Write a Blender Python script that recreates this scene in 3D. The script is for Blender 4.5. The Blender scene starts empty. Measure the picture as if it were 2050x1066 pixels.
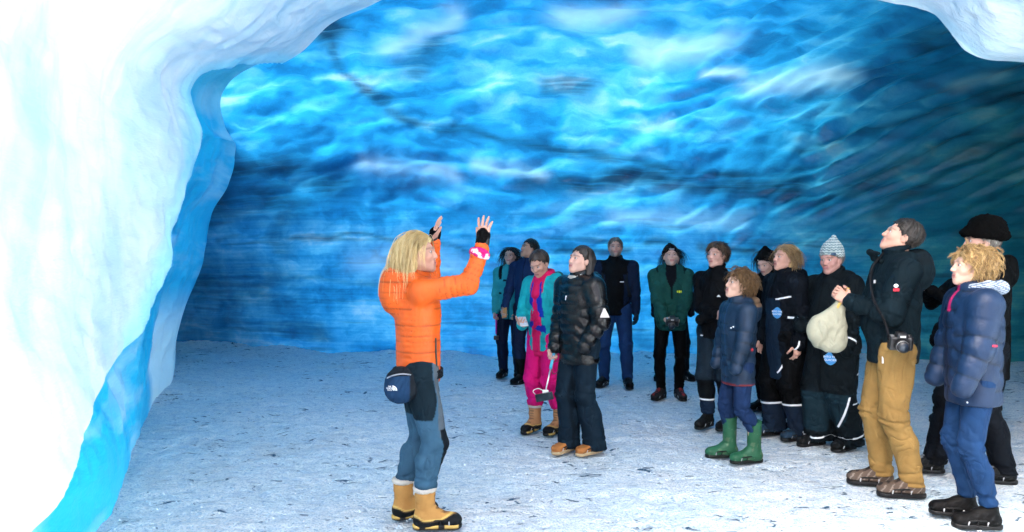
import bpy, math, random
import numpy as np
from mathutils import Vector, Matrix

# ------------------------------------------------------------------ camera, sky, sun, exposure
scene = bpy.context.scene
CAM_H = 1.55
F_PX = 1367.0           # focal length in photograph pixels (24 mm on a 36 mm frame)
cam_data = bpy.data.cameras.new('camera')
cam_data.sensor_width = 36.0
cam_data.lens = 24.0
cam_data.shift_y = -13.0 / 2050.0
cam_data.clip_start = 0.05
cam_data.clip_end = 500.0
cam = bpy.data.objects.new('camera', cam_data)
cam.location = (0, 0, CAM_H)
cam.rotation_euler = (math.radians(90), 0, 0)
scene.collection.objects.link(cam)
scene.camera = cam

SUN_EL, SUN_AZ = math.radians(54), math.radians(241)      # azimuth clockwise from the view direction
world = bpy.data.worlds.new('World')
scene.world = world
world.use_nodes = True
wn = world.node_tree
wn.nodes.clear()
sky = wn.nodes.new('ShaderNodeTexSky')
sky.sky_type = 'NISHITA'
sky.sun_disc = False
sky.sun_elevation = SUN_EL
sky.sun_rotation = SUN_AZ
sky.air_density = 0.5
sky.dust_density = 9.0
sky.ozone_density = 0.2
bg = wn.nodes.new('ShaderNodeBackground')
bg.inputs['Strength'].default_value = 0.15
wo = wn.nodes.new('ShaderNodeOutputWorld')
wn.links.new(sky.outputs[0], bg.inputs[0])
wn.links.new(bg.outputs[0], wo.inputs[0])

sun_data = bpy.data.lights.new('sun', 'SUN')
sun_data.energy = 1.5
sun_data.angle = math.radians(20)
sun_data.color = (1.0, 0.95, 0.88)
sun = bpy.data.objects.new('sun', sun_data)
sd = Vector((math.sin(SUN_AZ) * math.cos(SUN_EL), math.cos(SUN_AZ) * math.cos(SUN_EL), math.sin(SUN_EL)))
sun.rotation_euler = sd.to_track_quat('Z', 'Y').to_euler()
sun.location = sd * 30
scene.collection.objects.link(sun)

scene.view_settings.view_transform = 'Standard'
scene.view_settings.look = 'None'
scene.view_settings.exposure = 2.85
scene.view_settings.gamma = 1.0
scene.cycles.max_bounces = 6
scene.cycles.diffuse_bounces = 4
scene.cycles.glossy_bounces = 2
scene.cycles.transmission_bounces = 4
scene.cycles.sample_clamp_indirect = 6.0
scene.cycles.use_adaptive_sampling = True
scene.cycles.adaptive_threshold = 0.03

COL = scene.collection

# ------------------------------------------------------------------ helpers
def rng(seed):
    return np.random.RandomState(seed)

def _hash(ix, iy, iz, seed):
    n = (ix * 374761393 + iy * 668265263 + iz * 2147483647 + seed * 144269504) & 0xffffffff
    n = ((n ^ (n >> 13)) * 1274126177) & 0xffffffff
    n = (n ^ (n >> 16)) & 0xffffffff
    return n.astype(np.float64) / 4294967295.0

def vnoise(P, seed=0):
    """value noise on an (n,3) array, -1..1"""
    P = np.asarray(P, float)
    I = np.floor(P).astype(np.int64)
    F = P - I
    F = F * F * (3 - 2 * F)
    out = 0
    for dx in (0, 1):
        wx = F[:, 0] if dx else 1 - F[:, 0]
        for dy in (0, 1):
            wy = F[:, 1] if dy else 1 - F[:, 1]
            for dz in (0, 1):
                wz = F[:, 2] if dz else 1 - F[:, 2]
                out = out + wx * wy * wz * _hash(I[:, 0] + dx, I[:, 1] + dy, I[:, 2] + dz, seed)
    return out * 2 - 1

def fbm(P, seed=0, octv=4, gain=0.5):
    P = np.asarray(P, float)
    a, s, tot = 1.0, 0, 0
    for o in range(octv):
        s = s + a * vnoise(P * (2 ** o) + 17.3 * o, seed + o)
        tot += a
        a *= gain
    return s / tot

def sstep(a, b, x):
    t = np.clip((x - a) / (b - a), 0, 1)
    return t * t * (3 - 2 * t)

def link(name, V, F, mat, parent=None, col=None, attrs=None, smooth=True, loc=None):
    """one mesh object from numpy vertices and faces (quads/tris/mixed lists)"""
    V = np.asarray(V, np.float32)
    me = bpy.data.meshes.new(name)
    if isinstance(F, np.ndarray):
        n, k = F.shape
        me.vertices.add(len(V))
        me.vertices.foreach_set('co', V.ravel())
        me.loops.add(n * k)
        me.loops.foreach_set('vertex_index', F.astype(np.int32).ravel())
        me.polygons.add(n)
        me.polygons.foreach_set('loop_start', np.arange(0, n * k, k, dtype=np.int32))
        me.polygons.foreach_set('loop_total', np.full(n, k, np.int32))
        me.update(calc_edges=True)
    else:
        me.from_pydata(V.tolist(), [], [list(map(int, f)) for f in F])
        me.update()
    if smooth:
        me.polygons.foreach_set('use_smooth', np.ones(len(me.polygons), bool))
    if col is not None:
        col = np.asarray(col, np.float32)
        if col.ndim == 1:
            col = np.tile(col, (len(V), 1))
        c4 = np.ones((len(V), 4), np.float32)
        c4[:, :3] = col[:, :3]
        at = me.color_attributes.new('Col', 'FLOAT_COLOR', 'POINT')
        at.data.foreach_set('color', c4.ravel())
    for an, av in (attrs or {}).items():
        at = me.attributes.new(an, 'FLOAT_VECTOR', 'POINT')
        at.data.foreach_set('vector', np.asarray(av, np.float32).ravel())
    me.materials.append(mat)
    o = bpy.data.objects.new(name, me)
    COL.objects.link(o)
    if parent is not None:
        o.parent = parent
    if loc is not None:
        o.location = loc
    return o

def tag(o, label=None, cat=None, group=None, kind=None):
    if label: o['label'] = label
    if cat: o['category'] = cat
    if group: o['group'] = group
    if kind: o['kind'] = kind
    return o

def empty(name, loc, rz=0):
    o = bpy.data.objects.new(name, None)
    o.empty_display_size = 0.2
    o.location = loc
    o.rotation_euler = (0, 0, rz)
    COL.objects.link(o)
    return o

def px(x, y, d):
    """photograph pixel and depth -> world point"""
    return np.array([(x - 1025.0) / F_PX * d, d, CAM_H - (y - 520.0) / F_PX * d])

def ground(x, y):
    d = CAM_H * F_PX / (y - 520.0)
    return np.array([(x - 1025.0) / F_PX * d, d, 0.0])

def crom(C, n):
    """smooth curve through control points C (k,m), n samples, uniform in control index by chord"""
    C = np.asarray(C, float)
    seg = np.linalg.norm(np.diff(C[:, :3], axis=0), axis=1) ** 0.5
    T = np.concatenate([[0], np.cumsum(seg)])
    t = np.linspace(0, T[-1], n)
    return hermite(T, C, t)

def hermite(T, C, t):
    m = np.zeros_like(C)
    d = np.diff(C, axis=0) / np.diff(T)[:, None]
    m[1:-1] = (d[:-1] * np.diff(T)[1:, None] + d[1:] * np.diff(T)[:-1, None]) / (T[2:] - T[:-2])[:, None]
    m[0], m[-1] = d[0], d[-1]
    i = np.clip(np.searchsorted(T, t, 'right') - 1, 0, len(T) - 2)
    h = (T[i + 1] - T[i])[:, None]
    x = ((t - T[i]) / (T[i + 1] - T[i]))[:, None]
    return ((2*x**3 - 3*x**2 + 1) * C[i] + (x**3 - 2*x**2 + x) * h * m[i]
            + (-2*x**3 + 3*x**2) * C[i + 1] + (x**3 - x**2) * h * m[i + 1])

def gridfaces(nu, nv):
    a = np.arange(nu * nv).reshape(nu, nv)
    return np.stack([a[:-1, :-1], a[1:, :-1], a[1:, 1:], a[:-1, 1:]], -1).reshape(-1, 4)

def gridnormals(P):
    du = np.gradient(P, axis=0)
    dv = np.gradient(P, axis=1)
    n = np.cross(du, dv)
    return n / (np.linalg.norm(n, axis=-1, keepdims=True) + 1e-9)

# ------------------------------------------------------------------ materials
class NT:
    def __init__(s, name):
        s.m = bpy.data.materials.new(name)
        s.m.use_nodes = True
        s.t = s.m.node_tree
        s.t.nodes.clear()
        s.out = s.n('ShaderNodeOutputMaterial')
    def n(s, typ, **kw):
        nd = s.t.nodes.new(typ)
        for k, v in kw.items():
            setattr(nd, k, v)
        return nd
    def l(s, a, b):
        s.t.links.new(a, b)
    def val(s, sock, v):
        if hasattr(v, 'is_linked') or isinstance(v, bpy.types.NodeSocket):
            s.l(v, sock)
        else:
            sock.default_value = v
    def math(s, op, a, b=0.0, c=None, clamp=False):
        nd = s.n('ShaderNodeMath', operation=op, use_clamp=clamp)
        s.val(nd.inputs[0], a); s.val(nd.inputs[1], b)
        if c is not None: s.val(nd.inputs[2], c)
        return nd.outputs[0]
    def mapping(s, vec, scale=(1, 1, 1), loc=(0, 0, 0), rot=(0, 0, 0)):
        nd = s.n('ShaderNodeMapping')
        s.l(vec, nd.inputs[0])
        nd.inputs['Scale'].default_value = scale
        nd.inputs['Location'].default_value = loc
        nd.inputs['Rotation'].default_value = rot
        return nd.outputs[0]
    def noise(s, vec, scale=1, detail=4, rough=0.5, dist=0.0):
        nd = s.n('ShaderNodeTexNoise')
        s.l(vec, nd.inputs['Vector'])
        nd.inputs['Scale'].default_value = scale
        nd.inputs['Detail'].default_value = detail
        nd.inputs['Roughness'].default_value = rough
        nd.inputs['Distortion'].default_value = dist
        return nd.outputs['Fac']
    def ramp(s, fac, stops, interp='LINEAR'):
        nd = s.n('ShaderNodeValToRGB')
        nd.color_ramp.interpolation = interp
        el = nd.color_ramp.elements
        while len(el) < len(stops): el.new(0.5)
        for e, (p, c) in zip(el, stops):
            e.position = p
            e.color = (c, c, c, 1) if isinstance(c, (int, float)) else (*c, 1)
        s.l(fac, nd.inputs[0])
        return nd.outputs[0]
    def mix(s, fac, a, b, mode='MIX'):
        nd = s.n('ShaderNodeMix', data_type='RGBA', blend_type=mode)
        s.val(nd.inputs[0], fac)
        for i, v in ((6, a), (7, b)):
            if isinstance(v, tuple): nd.inputs[i].default_value = (*v, 1)
            else: s.l(v, nd.inputs[i])
        return nd.outputs[2]
    def attr(s, name):
        return s.n('ShaderNodeAttribute', attribute_name=name)
    def bump(s, h, strength=0.5, dist=0.02, normal=None):
        nd = s.n('ShaderNodeBump')
        s.l(h, nd.inputs['Height'])
        nd.inputs['Strength'].default_value = strength
        nd.inputs['Distance'].default_value = dist
        if normal is not None: s.l(normal, nd.inputs['Normal'])
        return nd.outputs[0]
    def bsdf(s, col, rough=0.6, spec=0.4, normal=None, **kw):
        nd = s.n('ShaderNodeBsdfPrincipled')
        if isinstance(col, tuple): nd.inputs['Base Color'].default_value = (*col, 1)
        else: s.l(col, nd.inputs['Base Color'])
        s.val(nd.inputs['Roughness'], rough)
        nd.inputs['Specular IOR Level'].default_value = spec
        if normal is not None: s.l(normal, nd.inputs['Normal'])
        for k, v in kw.items():
            s.val(nd.inputs[k], v)
        return nd.outputs[0]
    def done(s, sh):
        s.l(sh, s.out.inputs[0])
        return s.m

def ice_material(name, kind):
    """blue glacier ice: the light of the sky comes through it; layered on the wall, blotchy overhead"""
    n = NT(name)
    fl = n.attr('flow').outputs['Vector']                 # x along the tunnel, y arc length up the wall, z = height blend
    sep = n.n('ShaderNodeSeparateXYZ'); n.l(fl, sep.inputs[0])
    up = sep.outputs[2]
    # warp
    nzv = n.n('ShaderNodeTexNoise'); n.l(n.mapping(fl, (0.55, 0.7, 0)), nzv.inputs['Vector'])
    nzv.inputs['Detail'].default_value = 3
    wv = n.n('ShaderNodeVectorMath', operation='SCALE'); n.l(nzv.outputs['Color'], wv.inputs[0]); wv.inputs['Scale'].default_value = 0.45
    wa = n.n('ShaderNodeVectorMath', operation='ADD'); n.l(fl, wa.inputs[0]); n.l(wv.outputs[0], wa.inputs[1])
    w = wa.outputs[0]
    vo = n.n('ShaderNodeTexVoronoi', feature='SMOOTH_F1'); n.l(n.mapping(w, (1.0, 1.8, 0), rot=(0, 0, 0.12)), vo.inputs['Vector'])
    vo.inputs['Scale'].default_value = 2.3; vo.inputs['Smoothness'].default_value = 0.6
    cup = n.math('SUBTRACT', 1.0, n.math('MULTIPLY', vo.outputs['Distance'], 1.15))
    blotch = n.noise(n.mapping(w, (1.05, 2.7, 0), rot=(0, 0, 0.12)), 1.0, 4.5, 0.5, 0.2)
    blotch = n.math('ADD', n.math('MULTIPLY', blotch, 0.78), n.math('MULTIPLY', cup, 0.17))
    big = n.noise(n.mapping(w, (0.28, 0.55, 0), loc=(3.1, 1.7, 0)), 1.0, 3, 0.5, 0.4)
    layer = n.noise(n.mapping(fl, (0.45, 6.0, 0), rot=(0, 0, 0.025)), 1.0, 6, 0.6, 0.12)
    layer2 = n.noise(n.mapping(w, (0.8, 2.4, 0), loc=(9, 4, 0)), 1.0, 4, 0.5, 0.2)
    thin = n.noise(n.mapping(fl, (0.5, 26, 0), rot=(0, 0, 0.02)), 1.0, 4, 0.6, 0.1)
    vert = n.noise(n.mapping(fl, (2.2, 0.5, 0), loc=(1, 8, 0)), 1.0, 3, 0.5, 0.3)
    # ceiling value and wall value
    cv = n.math('ADD', n.math('MULTIPLY', blotch, 0.62), n.math('MULTIPLY', big, 0.38))
    wl = n.math('ADD', n.math('MULTIPLY', layer, 0.26), n.math('MULTIPLY', layer2, 0.38))
    wl = n.math('ADD', wl, n.math('MULTIPLY', big, 0.2))
    wl = n.math('ADD', wl, n.math('MULTIPLY', vert, 0.16))
    wl = n.math('ADD', wl, n.math('MULTIPLY', n.math('SUBTRACT', thin, 0.5), 0.12))
    mott = n.noise(n.mapping(w, (5.0, 7.5, 0), loc=(2, 2, 0)), 1.0, 4, 0.6, 0.3)
    wl = n.math('ADD', wl, n.math('MULTIPLY', n.math('SUBTRACT', mott, 0.5), 0.20))
    mv = n.n('ShaderNodeMix', data_type='FLOAT'); n.l(up, mv.inputs[0]); n.l(wl, mv.inputs[2]); n.l(cv, mv.inputs[3])
    v = mv.outputs[0]
    grain = n.noise(n.mapping(fl, (40, 40, 0)), 1.0, 2, 0.7)
    v = n.math('ADD', v, n.math('MULTIPLY', n.math('SUBTRACT', grain, 0.5), 0.05))
    col = n.ramp(v, [(0.30, (0.006, 0.085, 0.24)), (0.40, (0.009, 0.21, 0.48)), (0.475, (0.018, 0.34, 0.70)),
                     (0.55, (0.08, 0.50, 0.83)), (0.66, (0.36, 0.72, 0.92))])
    # ash layers, darker areas and pale bubbly patches
    ash = n.noise(n.mapping(fl, (0.42, 5.0, 0), loc=(5, 2.3, 0), rot=(0, 0, 0.03)), 1.0, 3, 0.5, 0.1)
    ashm = n.ramp(ash, [(0.60, 0.0), (0.70, 1.0)])
    col = n.mix(n.math('MULTIPLY', ashm, n.math('MULTIPLY_ADD', up, -0.6, 0.6)), col, (0.006, 0.045, 0.11))
    ms = n.n('ShaderNodeSeparateXYZ'); n.l(n.attr('marks').outputs['Vector'], ms.inputs[0])
    col = n.mix(n.math('MULTIPLY', ms.outputs[1], 0.8), col, (0.42, 0.78, 1.0))
    str_ = n.noise(n.mapping(fl, (0.8, 14, 0), rot=(0, 0, 0.02)), 1.0, 4, 0.6, 0.1)
    am = n.math('MULTIPLY', ms.outputs[0], n.ramp(str_, [(0.30, 0.55), (0.55, 1.0)]), clamp=True)
    col = n.mix(n.math('MULTIPLY', am, 0.92), col, (0.005, 0.035, 0.085))
    # darker and greener towards the far right end
    gx = n.ramp(n.math('MULTIPLY_ADD', sep.outputs[0], 0.1, 0.0), [(0.28, 0.0), (0.68, 1.0)])
    col = n.mix(n.math('MULTIPLY', gx, 0.85), col, n.mix(1.0, col, (0.5, 0.58, 0.30), 'MULTIPLY'))
    bh = n.math('ADD', n.math('MULTIPLY', n.noise(n.mapping(w, (3, 7, 0)), 1.0, 5, 0.6), 1.0), n.math('MULTIPLY', grain, 0.1))
    nor = n.bump(bh, 0.35, 0.06)
    d = n.bsdf(col, 0.30, 0.5, nor)
    tr = n.n('ShaderNodeBsdfTranslucent'); n.l(col, tr.inputs[0])
    mx = n.n('ShaderNodeMixShader'); mx.inputs[0].default_value = 0.34
    n.l(d, mx.inputs[1]); n.l(tr.outputs[0], mx.inputs[2])
    return n.done(mx.outputs[0])

def vault_material():
    """bubbly white ice and clear cyan ice of the entrance vault (Col = ice colour and a painted glow)"""
    n = NT('white_and_cyan_ice')
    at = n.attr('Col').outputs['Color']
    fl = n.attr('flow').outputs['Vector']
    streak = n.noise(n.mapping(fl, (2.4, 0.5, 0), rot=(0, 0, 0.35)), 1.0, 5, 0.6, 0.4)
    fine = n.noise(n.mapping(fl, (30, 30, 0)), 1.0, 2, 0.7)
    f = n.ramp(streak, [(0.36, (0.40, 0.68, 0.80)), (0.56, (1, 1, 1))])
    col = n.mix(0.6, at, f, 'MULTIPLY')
    pat = n.ramp(n.noise(n.mapping(fl, (1.1, 1.9, 0), loc=(2, 5, 0)), 1.0, 4, 0.55, 0.5), [(0.5, 0.0), (0.68, 1.0)])
    col = n.mix(n.math('MULTIPLY', pat, 0.42), col, (0.62, 0.85, 0.95))
    pit = n.n('ShaderNodeTexVoronoi', feature='SMOOTH_F1'); n.l(n.mapping(fl, (1, 1.5, 0)), pit.inputs['Vector']); pit.inputs['Scale'].default_value = 4.0
    bh = n.math('ADD', n.noise(n.mapping(fl, (2.5, 2.5, 0)), 1.0, 5, 0.6), n.math('MULTIPLY', fine, 0.12))
    bh = n.math('ADD', bh, n.math('MULTIPLY', pit.outputs['Distance'], 0.7))
    nor = n.bump(bh, 0.6, 0.06)
    d = n.bsdf(col, 0.45, 0.35, nor)
    tr = n.n('ShaderNodeBsdfTranslucent'); n.l(col, tr.inputs[0])
    mx = n.n('ShaderNodeMixShader'); mx.inputs[0].default_value = 0.06
    n.l(d, mx.inputs[1]); n.l(tr.outputs[0], mx.inputs[2])
    return n.done(mx.outputs[0])

def floor_material():
    n = NT('trodden_ice_floor')
    tc = n.n('ShaderNodeTexCoord').outputs['Object']
    big = n.noise(tc, 0.9, 4, 0.55, 0.3)
    mid = n.noise(n.mapping(tc, (1.0, 1.6, 1)), 9.0, 5, 0.65, 0.3)
    fine = n.noise(tc, 70.0, 3, 0.7)
    col = n.ramp(big, [(0.3, (0.76, 0.88, 0.93)), (0.5, (0.88, 0.93, 0.95)), (0.70, (0.95, 0.95, 0.94))])
    col = n.mix(n.ramp(mid, [(0.36, 0.60), (0.52, 0.0)]), col, (0.50, 0.64, 0.78))
    col = n.mix(n.ramp(fine, [(0.37, 0.70), (0.50, 0.0)]), col, (0.34, 0.50, 0.66))
    fine2 = n.noise(n.mapping(tc, (1, 1.3, 1)), 28.0, 4, 0.7, 0.6)
    col = n.mix(n.ramp(fine2, [(0.34, 0.75), (0.43, 0.0)]), col, (0.22, 0.40, 0.56))
    # faint sandy dirt
    dirt = n.ramp(n.noise(n.mapping(tc, (1, 1, 1), loc=(4, 9, 0)), 1.4, 5, 0.6), [(0.54, 0.0), (0.74, 0.35)])
    col = n.mix(dirt, col, (0.62, 0.56, 0.52))
    # small wet openings where clear dark ice shows
    sp = n.noise(n.mapping(tc, (1.0, 2.0, 1), rot=(0, 0, 0.35)), 7.0, 4, 0.6, 1.2)
    zone = n.noise(tc, 1.1, 3, 0.6)
    spm = n.ramp(n.math('ADD', sp, n.math('MULTIPLY', zone, 0.35)), [(0.80, 0.0), (0.85, 1.0)])
    col = n.mix(n.math('MULTIPLY', spm, 0.9), col, (0.015, 0.10, 0.19))
    h = n.math('ADD', n.math('MULTIPLY', mid, 0.8), n.math('MULTIPLY', fine, 0.45))
    h = n.math('ADD', h, n.math('MULTIPLY', fine2, 0.5))
    h = n.math('SUBTRACT', h, n.math('MULTIPLY', spm, 0.5))
    nor = n.bump(h, 1.0, 0.05)
    ro = n.math('MULTIPLY_ADD', spm, -0.35, 0.62)
    return n.done(n.bsdf(col, ro, 0.4, nor))

# ------------------------------------------------------------------ the setting: floor
def build_floor():
    X = np.concatenate([np.linspace(-12, -5, 40)[:-1], np.linspace(-5, 7, 460)[:-1], np.linspace(7, 15, 50)])
    Y = np.concatenate([np.linspace(-6, 2.4, 60)[:-1], np.linspace(2.4, 9, 330)[:-1], np.linspace(9, 13.6, 100)])
    nx, ny = len(X), len(Y)
    gx, gy = np.meshgrid(X, Y, indexing='ij')
    P = np.stack([gx.ravel(), gy.ravel(), np.zeros(gx.size)], 1)
    z = 0.020 * fbm(P * [1.1, 1.1, 1] , 3, 4) + 0.016 * fbm(P * [4, 5, 1], 8, 3) - 0.012 * np.exp(-(fbm(P * [3.2, 3.2, 1], 18, 3) / .10) ** 2) + 0.010 * fbm(P * [11, 13, 1], 28, 2) - 0.006
    # a drift banked against the foot of the back wall
    dw = np.interp(P[:, 0], [-12, -9, -6.0, -2.6, -0.2, 2.25, 5.0, 7.4, 10, 13, 15], [13.6, 13.4, 12.6, 11.25, 11.0, 11.15, 10.9, 10.2, 9.4, 8.6, 8.2]) - P[:, 1]
    z += np.exp(-np.maximum(dw, 0) / .28) * np.maximum(0, .05 + .13 * fbm(P * [1.3, 1.3, 1], 40, 4))
    P[:, 2] = z
    o = link('ice_floor', P, gridfaces(nx, ny), floor_material(), attrs=None)
    tag(o, kind='structure')
    return o
build_floor()

def build_crumbs():
    """loose crumbs of ice scattered over the floor"""
    R = rng(3); n = 5200
    ico = np.array([(0, 0, 1), (.9, 0, .1), (.2, .9, .0), (-.8, .4, .15), (-.6, -.8, .05), (.4, -.85, .1), (0, 0, -.6)])
    tri = np.array([(0, 1, 2), (0, 2, 3), (0, 3, 4), (0, 4, 5), (0, 5, 1), (6, 2, 1), (6, 3, 2), (6, 4, 3), (6, 5, 4), (6, 1, 5)])
    y = 2.6 + 8.2 * R.uniform(0, 1, n) ** 1.3; x = R.uniform(-.64, .80, n) * y
    cl = fbm(np.stack([x * .8, y * .8, 0 * x], 1), 4, 3) + R.normal(0, .25, n)
    keep = cl > -.05; x, y = x[keep], y[keep]; n = len(x)
    s = .004 + .011 * R.uniform(0, 1, n) ** 3
    V = ico[None] * s[:, None, None] * R.uniform(.6, 1.3, (n, 7, 3))
    a = R.uniform(0, 6.28, n); c, sn = np.cos(a), np.sin(a)
    V = np.stack([V[..., 0] * c[:, None] - V[..., 1] * sn[:, None], V[..., 0] * sn[:, None] + V[..., 1] * c[:, None], V[..., 2] * .8], -1)
    V += np.stack([x, y, s * .2 + .004], 1)[:, None]
    F = (np.arange(n)[:, None, None] * 7 + tri[None]).reshape(-1, 3)
    nn = NT('ice_crumb'); m = nn.done(nn.bsdf(nn.ramp(nn.noise(nn.n('ShaderNodeTexCoord').outputs['Object'], 20, 3), [(.35, (.5, .63, .75)), (.65, (.88, .89, .9))]), .5, .4))
    tag(link('ice_crumbs', V.reshape(-1, 3), F, m, smooth=False), kind='stuff')
build_crumbs()

# ------------------------------------------------------------------ the setting: tunnel of blue ice
def wall_base(X):
    xs = np.array([-12, -9, -6.0, -2.6, -0.2, 2.25, 5.0, 7.4, 10, 13, 15])
    ys = np.array([13.6, 13.4, 12.6, 11.25, 11.0, 11.15, 10.9, 10.2, 9.4, 8.6, 8.2])
    return np.interp(X, xs, ys)

def build_tunnel():
    nu, nv = 560, 230
    X = np.linspace(-12, 15, nu)
    k = np.ones(41) / 41
    yb = np.convolve(np.pad(wall_base(X), 20, mode='edge'), k, 'valid') + 0.14 * fbm(np.stack([X * .9, 0 * X, 0 * X], 1), 14, 4)
    th = np.linspace(-0.02, 1.95, nv)
    gx, gt = np.meshgrid(X, th, indexing='ij')
    crest = np.interp(gx, [-12, -6, -2, 3, 7, 11, 15], [3.9, 4.3, 4.75, 4.7, 4.2, 3.7, 3.5])
    YB = yb[:, None] + 0 * gx
    YC = np.interp(gx, [-12, -6, 3, 8, 15], [8.0, 6.9, 6.1, 5.6, 5.0])
    A = YB - YC
    p = 0.86
    c, s = np.cos(gt), np.sin(gt)
    Y = YC + A * np.sign(c) * np.abs(c) ** p
    Z = crest * np.sign(s) * np.abs(s) ** p
    P = np.stack([gx, Y, Z], -1)
    arc = np.concatenate([np.zeros((nu, 1)), np.cumsum(np.linalg.norm(np.diff(P, axis=1), axis=-1), 1)], 1)
    N = gridnormals(P)
    ctr = np.stack([gx, YC + 0 * gx, 1.6 + 0 * gx], -1) - P
    N *= np.sign((N * ctr).sum(-1, keepdims=True))
    up = sstep(1.9, 3.4, arc + 0.5 * fbm(np.stack([gx, arc, 0 * gx], -1).reshape(-1, 3) * [0.35, 0.35, 1], 77, 3).reshape(gx.shape))
    q = np.stack([gx, arc, 0 * gx], -1).reshape(-1, 3)
    wq = q + 0.5 * np.stack([fbm(q * 0.6, 5, 2), fbm(q * 0.6 + 9, 6, 2), 0 * q[:, 0]], 1)
    # scallops overhead, running diagonally towards the right-hand end
    ang = 0.45 * sstep(1, 6, q[:, 0])
    ca, sa = np.cos(ang), np.sin(ang)
    r = np.stack([ca * wq[:, 0] + sa * wq[:, 1], -sa * wq[:, 0] + ca * wq[:, 1], 0 * ca], 1)
    sc = 1 - np.abs(fbm(r * [1.3, 2.6, 1], 21, 2)) * 2.0
    lump = fbm(q * [0.4, 0.5, 1], 31, 3)
    led = fbm(q * [0.25, 3.2, 1], 41, 4)
    sc2 = 1 - np.abs(fbm(r * [2.6, 5.0, 1], 23, 2)) * 2.0
    ph = (wq[:, 1] - .62 * wq[:, 0] - .05 * (wq[:, 0] - 4) ** 2) / .34
    fan = (np.abs(np.sin(math.pi * ph)) ** .6) * (.6 + .6 * fbm(q * .9, 88, 2)) * sstep(3.2, 4.8, q[:, 0] + .5 * fbm(q * .7, 89, 2)) * sstep(1.2, 2.4, q[:, 1])
    d = (up.ravel() * (0.065 * sc + 0.02 * sc2 + 0.16 * lump)) + 0.10 * fan + (1 - up.ravel()) * (0.10 * lump + 0.05 * led + 0.05 * sc)
    d = d * sstep(-0.02, 0.25, q[:, 1] )
    P = P + N * d.reshape(gx.shape)[..., None]
    fl = np.stack([gx, arc, up], -1)
    # ash layers, broad darker areas and pale bubbly patches, laid out on the unrolled wall: ([(x, height along the wall)...], half width, strength)
    DARK = [([(-2.34, 5.82), (-2.24, 5.05), (-1.86, 4.4), (-1.28, 4.03), (-0.7, 3.88), (0.17, 3.7), (1.28, 3.48), (2.44, 3.26), (3.55, 3.14)], .07, .8),
           ([(0.41, 3.03), (1.33, 3.11), (2.44, 3.11), (3.46, 2.96), (4.33, 2.9)], .17, .9), ([(-4.6, 3.44), (-3.6, 3.32), (-2.92, 3.06)], .24, .9),
           ([(-4.8, 3.0), (-3.4, 2.78)], .16, .7), ([(-3.84, 2.45), (-3.79, 1.92)], .20, .7), ([(0.65, 1.95), (1.86, 1.9)], .045, .8),
           ([(2.1, 1.98), (2.54, 1.94)], .05, .8), ([(2.97, 1.94), (3.75, 1.86)], .05, .8), ([(-5.14, 2.2), (-2.63, 2.09), (-0.21, 1.87)], .03, .6),
           ([(0.51, 4.62), (1.04, 4.63)], .14, .8), ([(-1.18, 5.13), (-0.84, 5.47)], .20, .7), ([(-2.34, 5.66), (-2.19, 5.94)], .14, .9),
           ([(4.86, 5.61), (4.91, 5.89)], .14, .7), ([(6.11, 4.53), (6.5, 4.53)], .16, .8), ([(3.55, 2.8), (3.79, 3.08), (4.23, 3.27), (4.86, 3.37)], .05, .7),
           ([(4.13, 3.61), (5.0, 3.93), (5.73, 4.29)], .07, .6), ([(4.71, 2.61), (5.53, 3.34), (6.26, 3.72)], .09, .6), ([(5.44, 2.48), (6.16, 3.28), (6.74, 3.7)], .09, .6),
           ([(-6, 1.45), (-3.0, 1.35), (0, 1.3)], .03, .5), ([(-5, 0.55), (-3.2, 0.5)], .12, .6), ([(-5.6, 2.9), (-3.7, 2.85)], .42, .8), ([(-6.2, 1.3), (-4.3, 1.2)], .55, .65), ([(-5.8, .5), (-4.8, .5)], .5, .5), ([(0.2, .35), (1.2, .3)], .12, .5), ([(2.2, .4), (3.2, .35)], .14, .5)]  # the widest entries darken the left end of the wall
    PALE = [([(3.26, 4.71), (3.79, 4.77), (4.28, 4.92)], .15, 1.0), ([(5.48, 4.77), (5.73, 4.97), (5.97, 4.97)], .11, .9), ([(2.49, 4.96), (3.12, 4.99)], .07, .8),
            ([(0.75, 5.85), (1.33, 6.01)], .18, .8), ([(1.77, 5.3), (2.64, 5.52)], .18, .8), ([(-1.08, 5.7), (-0.75, 5.97)], .12, .9), ([(-1.42, 5.36), (-1.08, 5.55)], .12, .8),
            ([(-2.5, 1.75), (-.8, 1.6)], .2, .4), ([(-2.2, 3.3), (-1.0, 3.15)], .12, .5), ([(-.6, 3.35), (.4, 3.2)], .08, .6), ([(1.6, 2.45), (3.6, 2.35)], .10, .4)]
    def marks(table, seed):
        out = np.zeros(len(q))
        wob2 = np.stack([.5 * fbm(q * [1.3, 2.4, 1], seed, 3), .30 * fbm(q * [1.6, 1.6, 1] + 5, seed + 1, 4)], 1)
        brk = .75 + .6 * fbm(q * [1.8, 3.5, 1], seed + 2, 4)
        p2 = q[:, :2] + wob2 * .55
        for pts, hw, st in table:
            pts = np.array(pts); dist = np.full(len(q), 9.0)
            for a_, b_ in zip(pts[:-1], pts[1:]):
                ab = b_ - a_
                t_ = np.clip(((p2 - a_) @ ab) / (ab @ ab), 0, 1)
                dist = np.minimum(dist, np.linalg.norm(p2 - a_ - t_[:, None] * ab, axis=1))
            out = np.maximum(out, st * np.exp(-(dist / (hw * 1.3)) ** 2) * np.clip(brk + .25, 0, 1.2))
        return out
    mk = np.stack([marks(DARK, 61), marks(PALE, 71), 0 * q[:, 0]], 1)
    o = link('ice_tunnel_wall', P.reshape(-1, 3), gridfaces(nu, nv), ice_material('blue_glacier_ice', 'tunnel'),
             attrs={'flow': fl.reshape(-1, 3), 'marks': mk})
    tag(o, kind='structure')
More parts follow.
